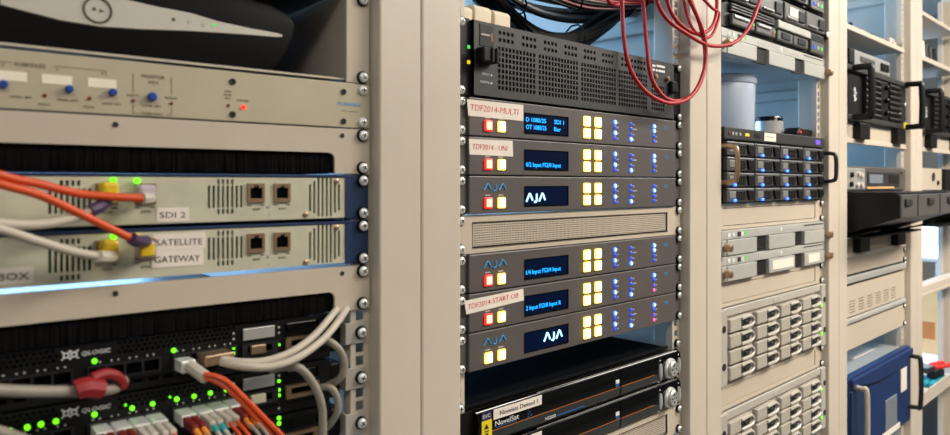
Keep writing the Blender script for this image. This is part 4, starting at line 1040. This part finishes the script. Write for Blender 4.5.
# pull-out drawer
def drawer(rack, label, proud, n=2.72):
    e = empty('pull_out_drawer', (RACK[rack] / 1000, 0, (zn(n) - 100) / 1000), label, 'drawer', 'black pull-out drawers')
    m = MB(100); m.sideprism([(60, 0), (60, 92), (0, 96), (-proud * .55, 70), (-proud, 52), (-proud, 3), (-proud + 4, 0)], -218, 216, 1.5); m.build('body', 'black_plastic', e)
    m = MB(100); m.box(-220, 220, -proud - 4, -proud, 1, 52, 2); f = m.build('front_panel', 'server_grey', e)
    for u in (-180, 0, 180): m = MB(100); m.box(u - 22, u + 22, -proud - 9, -proud - 4, 10, 26, 2); m.build('catch', 'charcoal', f)
    for u in (-100, 90): m = MB(100); m.box(u - 2, u + 2, -proud - 5, -proud - 3.5, 2, 50); m.build('seam', 'black_plastic', f)
    m = MB(100); m.box(-214, 212, -proud + 8, 40, -4, 0, 2); m.build('key_deck', 'black_satin', e)
    m = MB(100); m.sideprism([(40, 97), (40, 101), (-6, 101), (-proud * .6, 84), (-proud * .6, 80), (-2, 97)], -200, -190); m.sideprism([(40, 97), (40, 101), (-6, 101), (-proud * .6, 84), (-proud * .6, 80), (-2, 97)], 190, 200); m.build('support_arm', 'black_plastic', e)
    MB(100).box(-214, 212, -50, 60, 97.2, 101).build('glow_cover', 'black_plastic', e)  # added black plate, hides the blue-lit strip below the drawer
drawer('Q', 'black drawer pulled out under the silver recorder', 116)
bracket_panel('Q', 5.05, 'cream panel with two black brackets under the pulled-out black drawer', 1.05)
blank(6.1, 'Q', 'cream blank panel above the slotted vent panel of the fourth rack', .85, True, False)
# slotted vent panel with rails
U = Unit('slotted_panel', 'cream panel with rows of vent slots in the fourth rack', 'vent panel', 'Q', 6.95, 2.6)
hs = [(-190 + g * 62 + 0, -150 + g * 62, 62 + j * 6.5, 65 + j * 6.5) for g in range(6) for j in range(5)]
m = U.mb(); m.plate(-236, 236, 26, 98, -4, hs, 3); m.build('plate', 'panel_paint', U.root); U.box('backing', 'dark_void', -230, 230, 4, 6, 28, 96)
U.box('upper_rail', 'silver_face', -236, 236, -9, 0, 4, 20, 3); U.box('lower_rail', 'silver_face', -236, 236, -9, 0, 101, 113, 3); U.box('backing', 'charcoal', -236, 236, 0, 3, 1, 115)
U.screws()
blank(9.55, 'Q', 'cream blank panel directly above the blue box with handles', 1.35, True, False)

# blue box with two loop handles
e = empty('blue_monitor_box', (1.942, 0, (1450 - 640) / 1000), 'dark blue equipment box with two loop handles in the fourth rack', 'equipment box')
MB().box(-222, 222, 0, 300, 0, 197, 3).build('chassis', 'silver', e)
MB().box(-218, 218, 130, 300, 197.5, 290, 3).build('rear_light_block', 'charcoal', e)  # added dark block, shades the chassis top from the rear light
MB().box(-241, 241, -2, .0, 0, 190).build('ear_plate', 'charcoal', e)
m = MB(); m.prism([(-232, 0), (-232, 196), (-224, 201), (232, 201), (238, 196), (238, 0)], -18, -2, 2); m.build('cover', 'monitor_blue', e)
arc = [(-226, 194)] + [(-226 + 462 * i / 14, 165 + 29 * abs(2 * i / 14 - 1) ** 2.2 - 14 + 14 * (i / 14)) for i in range(15)] + [(236, 194)]
m = MB(); m.prism([(-228, 196), (234, 196), (234, 182)] + [(234 - 462 * i / 12, 182 - 22 * math.sin(math.pi * i / 12)) for i in range(1, 12)] + [(-228, 182)], -26, -17, 2); m.build('brow', 'monitor_blue', e)
m = MB(); m.prism([(-228, 0), (-228, 168), (-150, 168)] + [(-150 + 60 * math.sin(t), 110 + 58 * math.cos(t)) for t in [i * math.pi / 2 / 6 for i in range(1, 7)]] + [(-90, 0)], -22, -17, 2); m.build('grip_recess', 'navy_paint', e)
p = MB().box(20, 110, -21, -17, 20, 96, 2).build('display', 'lcd_grey', e)
MB().box(150, 200, -19.4, -17.8, 90, 150).build('paper_label', 'paper', e); MB().box(0, 140, -19.4, -17.8, -0 + 2, 16).build('paper_label', 'paper', e)
MB().box(-228, -60, 60, 130, 197, 198).build('top_label', 'paper', e); MB().box(-20, 140, 40, 100, 197, 198).build('top_label', 'paper', e)
for u in (-205, 222):
    MB().tube([(u, -2, 176), (u, -36, 175), (u, -46, 165), (u, -46, 50), (u, -36, 40), (u, -2, 39)], 6, 10, 4).build('handle', 'side_paint' if u < 0 else 'steel_dark', e, True)

# ================================================================ FAR RIGHT RACK
shelf_unit('E', -9.1, 'upper cream shelf of the far right rack', 330, 12); shelf_unit('E', -6.2, 'cream shelf with leaning binders in the far right rack', 330, 14)
z5 = (zn(-6.2) - 11) / 1000
for i, (x, lean, mt, lb) in enumerate(((2490, -14, 'paper', 'pale folder leaning at the left of the binders'), (2532, -18, 'binder_dark', 'dark binder leaning next to the pale folder'), (2582, -20, 'binder_dark', 'dark binder in the middle of the leaning row'), (2632, -24, 'black_plastic', 'black binder leaning at the right of the row'))):
    e = empty('binder', (x / 1000, .03, z5), lb, 'binder', 'binders leaning on the far shelf'); e.rotation_euler = (0, R(lean), 0)
    hgt = 74 - i * 3
    MB().box(0, 3, 0, 220, 0, hgt).build('cover', mt, e); MB().box(27, 30, 0, 220, 9, hgt).build('cover', mt, e); MB().box(3, 27, 12, 215, 9, hgt - 4).build('pages', 'paper', e)
    MB().box(0, 30, -2, 0, 9, hgt).build('spine', mt, e)
amplifier('E', -4, 'black amplifier with loop handles in the far right rack', False)
bracket_panel('E', -1, 'cream panel with two black brackets in the far right rack')
U = Unit('intercom_unit', 'beige speaker panel with a round grille in the far right rack', 'intercom', 'E', 1.15, 1.5)
U.box('front_panel', 'panel_paint', -241, 20, -5, -.2, 1, U.h - 1, 1); U.box('side_box', 'black_plastic', 21, 241, -14, -.2, 1, U.h - 1, 3); U.box('chassis', 'steel_dark', -200, 200, 0, 200, 2, U.h - 2)
m = U.mb(); m.lathe(-80, 26, [(13, -5), (13, -8), (10, -8), (9, -6)], 20); m.build('grille_ring', 'steel_dark', U.root, True)
m = U.mb(); m.lathe(-30, 44, [(7, -5), (7, -9), (5, -10)], 14); m.build('knob', 'black_plastic', U.root, True)
drawer('E', 'black drawer pulled out in the far right rack', 60, 2.7)
U = Unit('cross_rail', 'cream cross rail in the open part of the far right rack', 'rail', 'E', 8.9, .75)
U.box('rail', 'frame_paint', -243, 243, -4, 30, 1, 32, 3); U.box('rail_edge', 'panel_paint', -243, 243, -7, -4, 24, 32, 1)
# shelf with tools low in the far right rack
shelf_unit('E', 15.9, 'lowest cream shelf of the far right rack with tools on it', 330, 40)
zt = (zn(15.9) - 37) / 1000
e = empty('pliers', (2.625, .036, zt + .0205), 'pliers with red handles lying on the teal glove', 'pliers'); e.rotation_euler = (0, 0, R(82))
for s_ in (-1, 1): MB().tube([(s_ * 4, 0, 36), (s_ * 14, -30, 36), (s_ * 16, -70, 34), (s_ * 10, -110, 32)], 7, 8).build('grip', 'tool_red', e, True)
MB().prism([(-10, 26), (10, 26), (10, 42), (-10, 42)], 0, 60, 3).build('jaw', 'steel_dark', e)
MB().box(-14, 14, -60, 10, 0, 24, 4).build('pouch', 'black_plastic', e)
e = empty('work_glove', (2.67, .016, zt), 'teal work glove lying on the lowest shelf of the far right rack', 'glove')
MB().box(-50, 40, -10, 50, 0, 20, 9, 3).build('palm', 'glove_teal', e)
for i in range(4): MB().tube([(-50, -2 + i * 16, 11), (-76, -6 + i * 18, 11), (-98, -8 + i * 19, 9)], 8, 8).build('finger', 'glove_teal', e, True)
MB().tube([(-10, 46, 11), (-26, 58, 10), (-40, 62, 9)], 8, 8).build('thumb', 'glove_teal', e, True); MB().box(40, 60, -12, 52, 0, 22, 8, 3).build('cuff', 'plug_white', e)
# bench beyond the open rack with a carton and a lit screen
e = empty('work_bench', (3.75, .35, 0), 'white work bench beyond the open far right rack', 'bench')
MB().box(-640, 950, -420, 560, 730, 758, 3).build('bench_top', 'bench_white', e)
for x in (-610, 880):
    for y in (-390, 500): MB().box(x, x + 40, y, y + 40, 0, 730, 2).build('leg', 'side_paint', e)
e = empty('cardboard_box', (3.45, .22, .758), 'tan cardboard box on the work bench beyond the open rack', 'box')
MB().box(-130, 130, -160, 170, 0, 262, 2).build('carton', 'cardboard', e)
MB().box(-131, -129.6, -30, 30, 60, 130).build('carton_label', 'ink_orange', e); MB().box(-131, 131, -8, 22, 262, 263).build('tape', 'paper', e)
for y0, y1 in ((-160, 3), (7, 170)): MB().box(-130, 130, y0, y1, 262, 264).build('flap', 'cardboard', e)
e = empty('computer_monitor', (3.80, .26, .758), 'monitor with a blank white screen behind the cardboard box', 'monitor')
MB().box(-12, 30, -300, 260, 330, 640, 5).build('housing', 'side_paint', e); MB().box(-14, -11.8, -285, 245, 350, 625).build('screen', 'screen_white', e)
MB().box(0, 24, -40, 40, 12, 332, 3).build('stand', 'side_paint', e); MB().box(-80, 110, -120, 120, 0, 12, 4).build('base', 'side_paint', e)
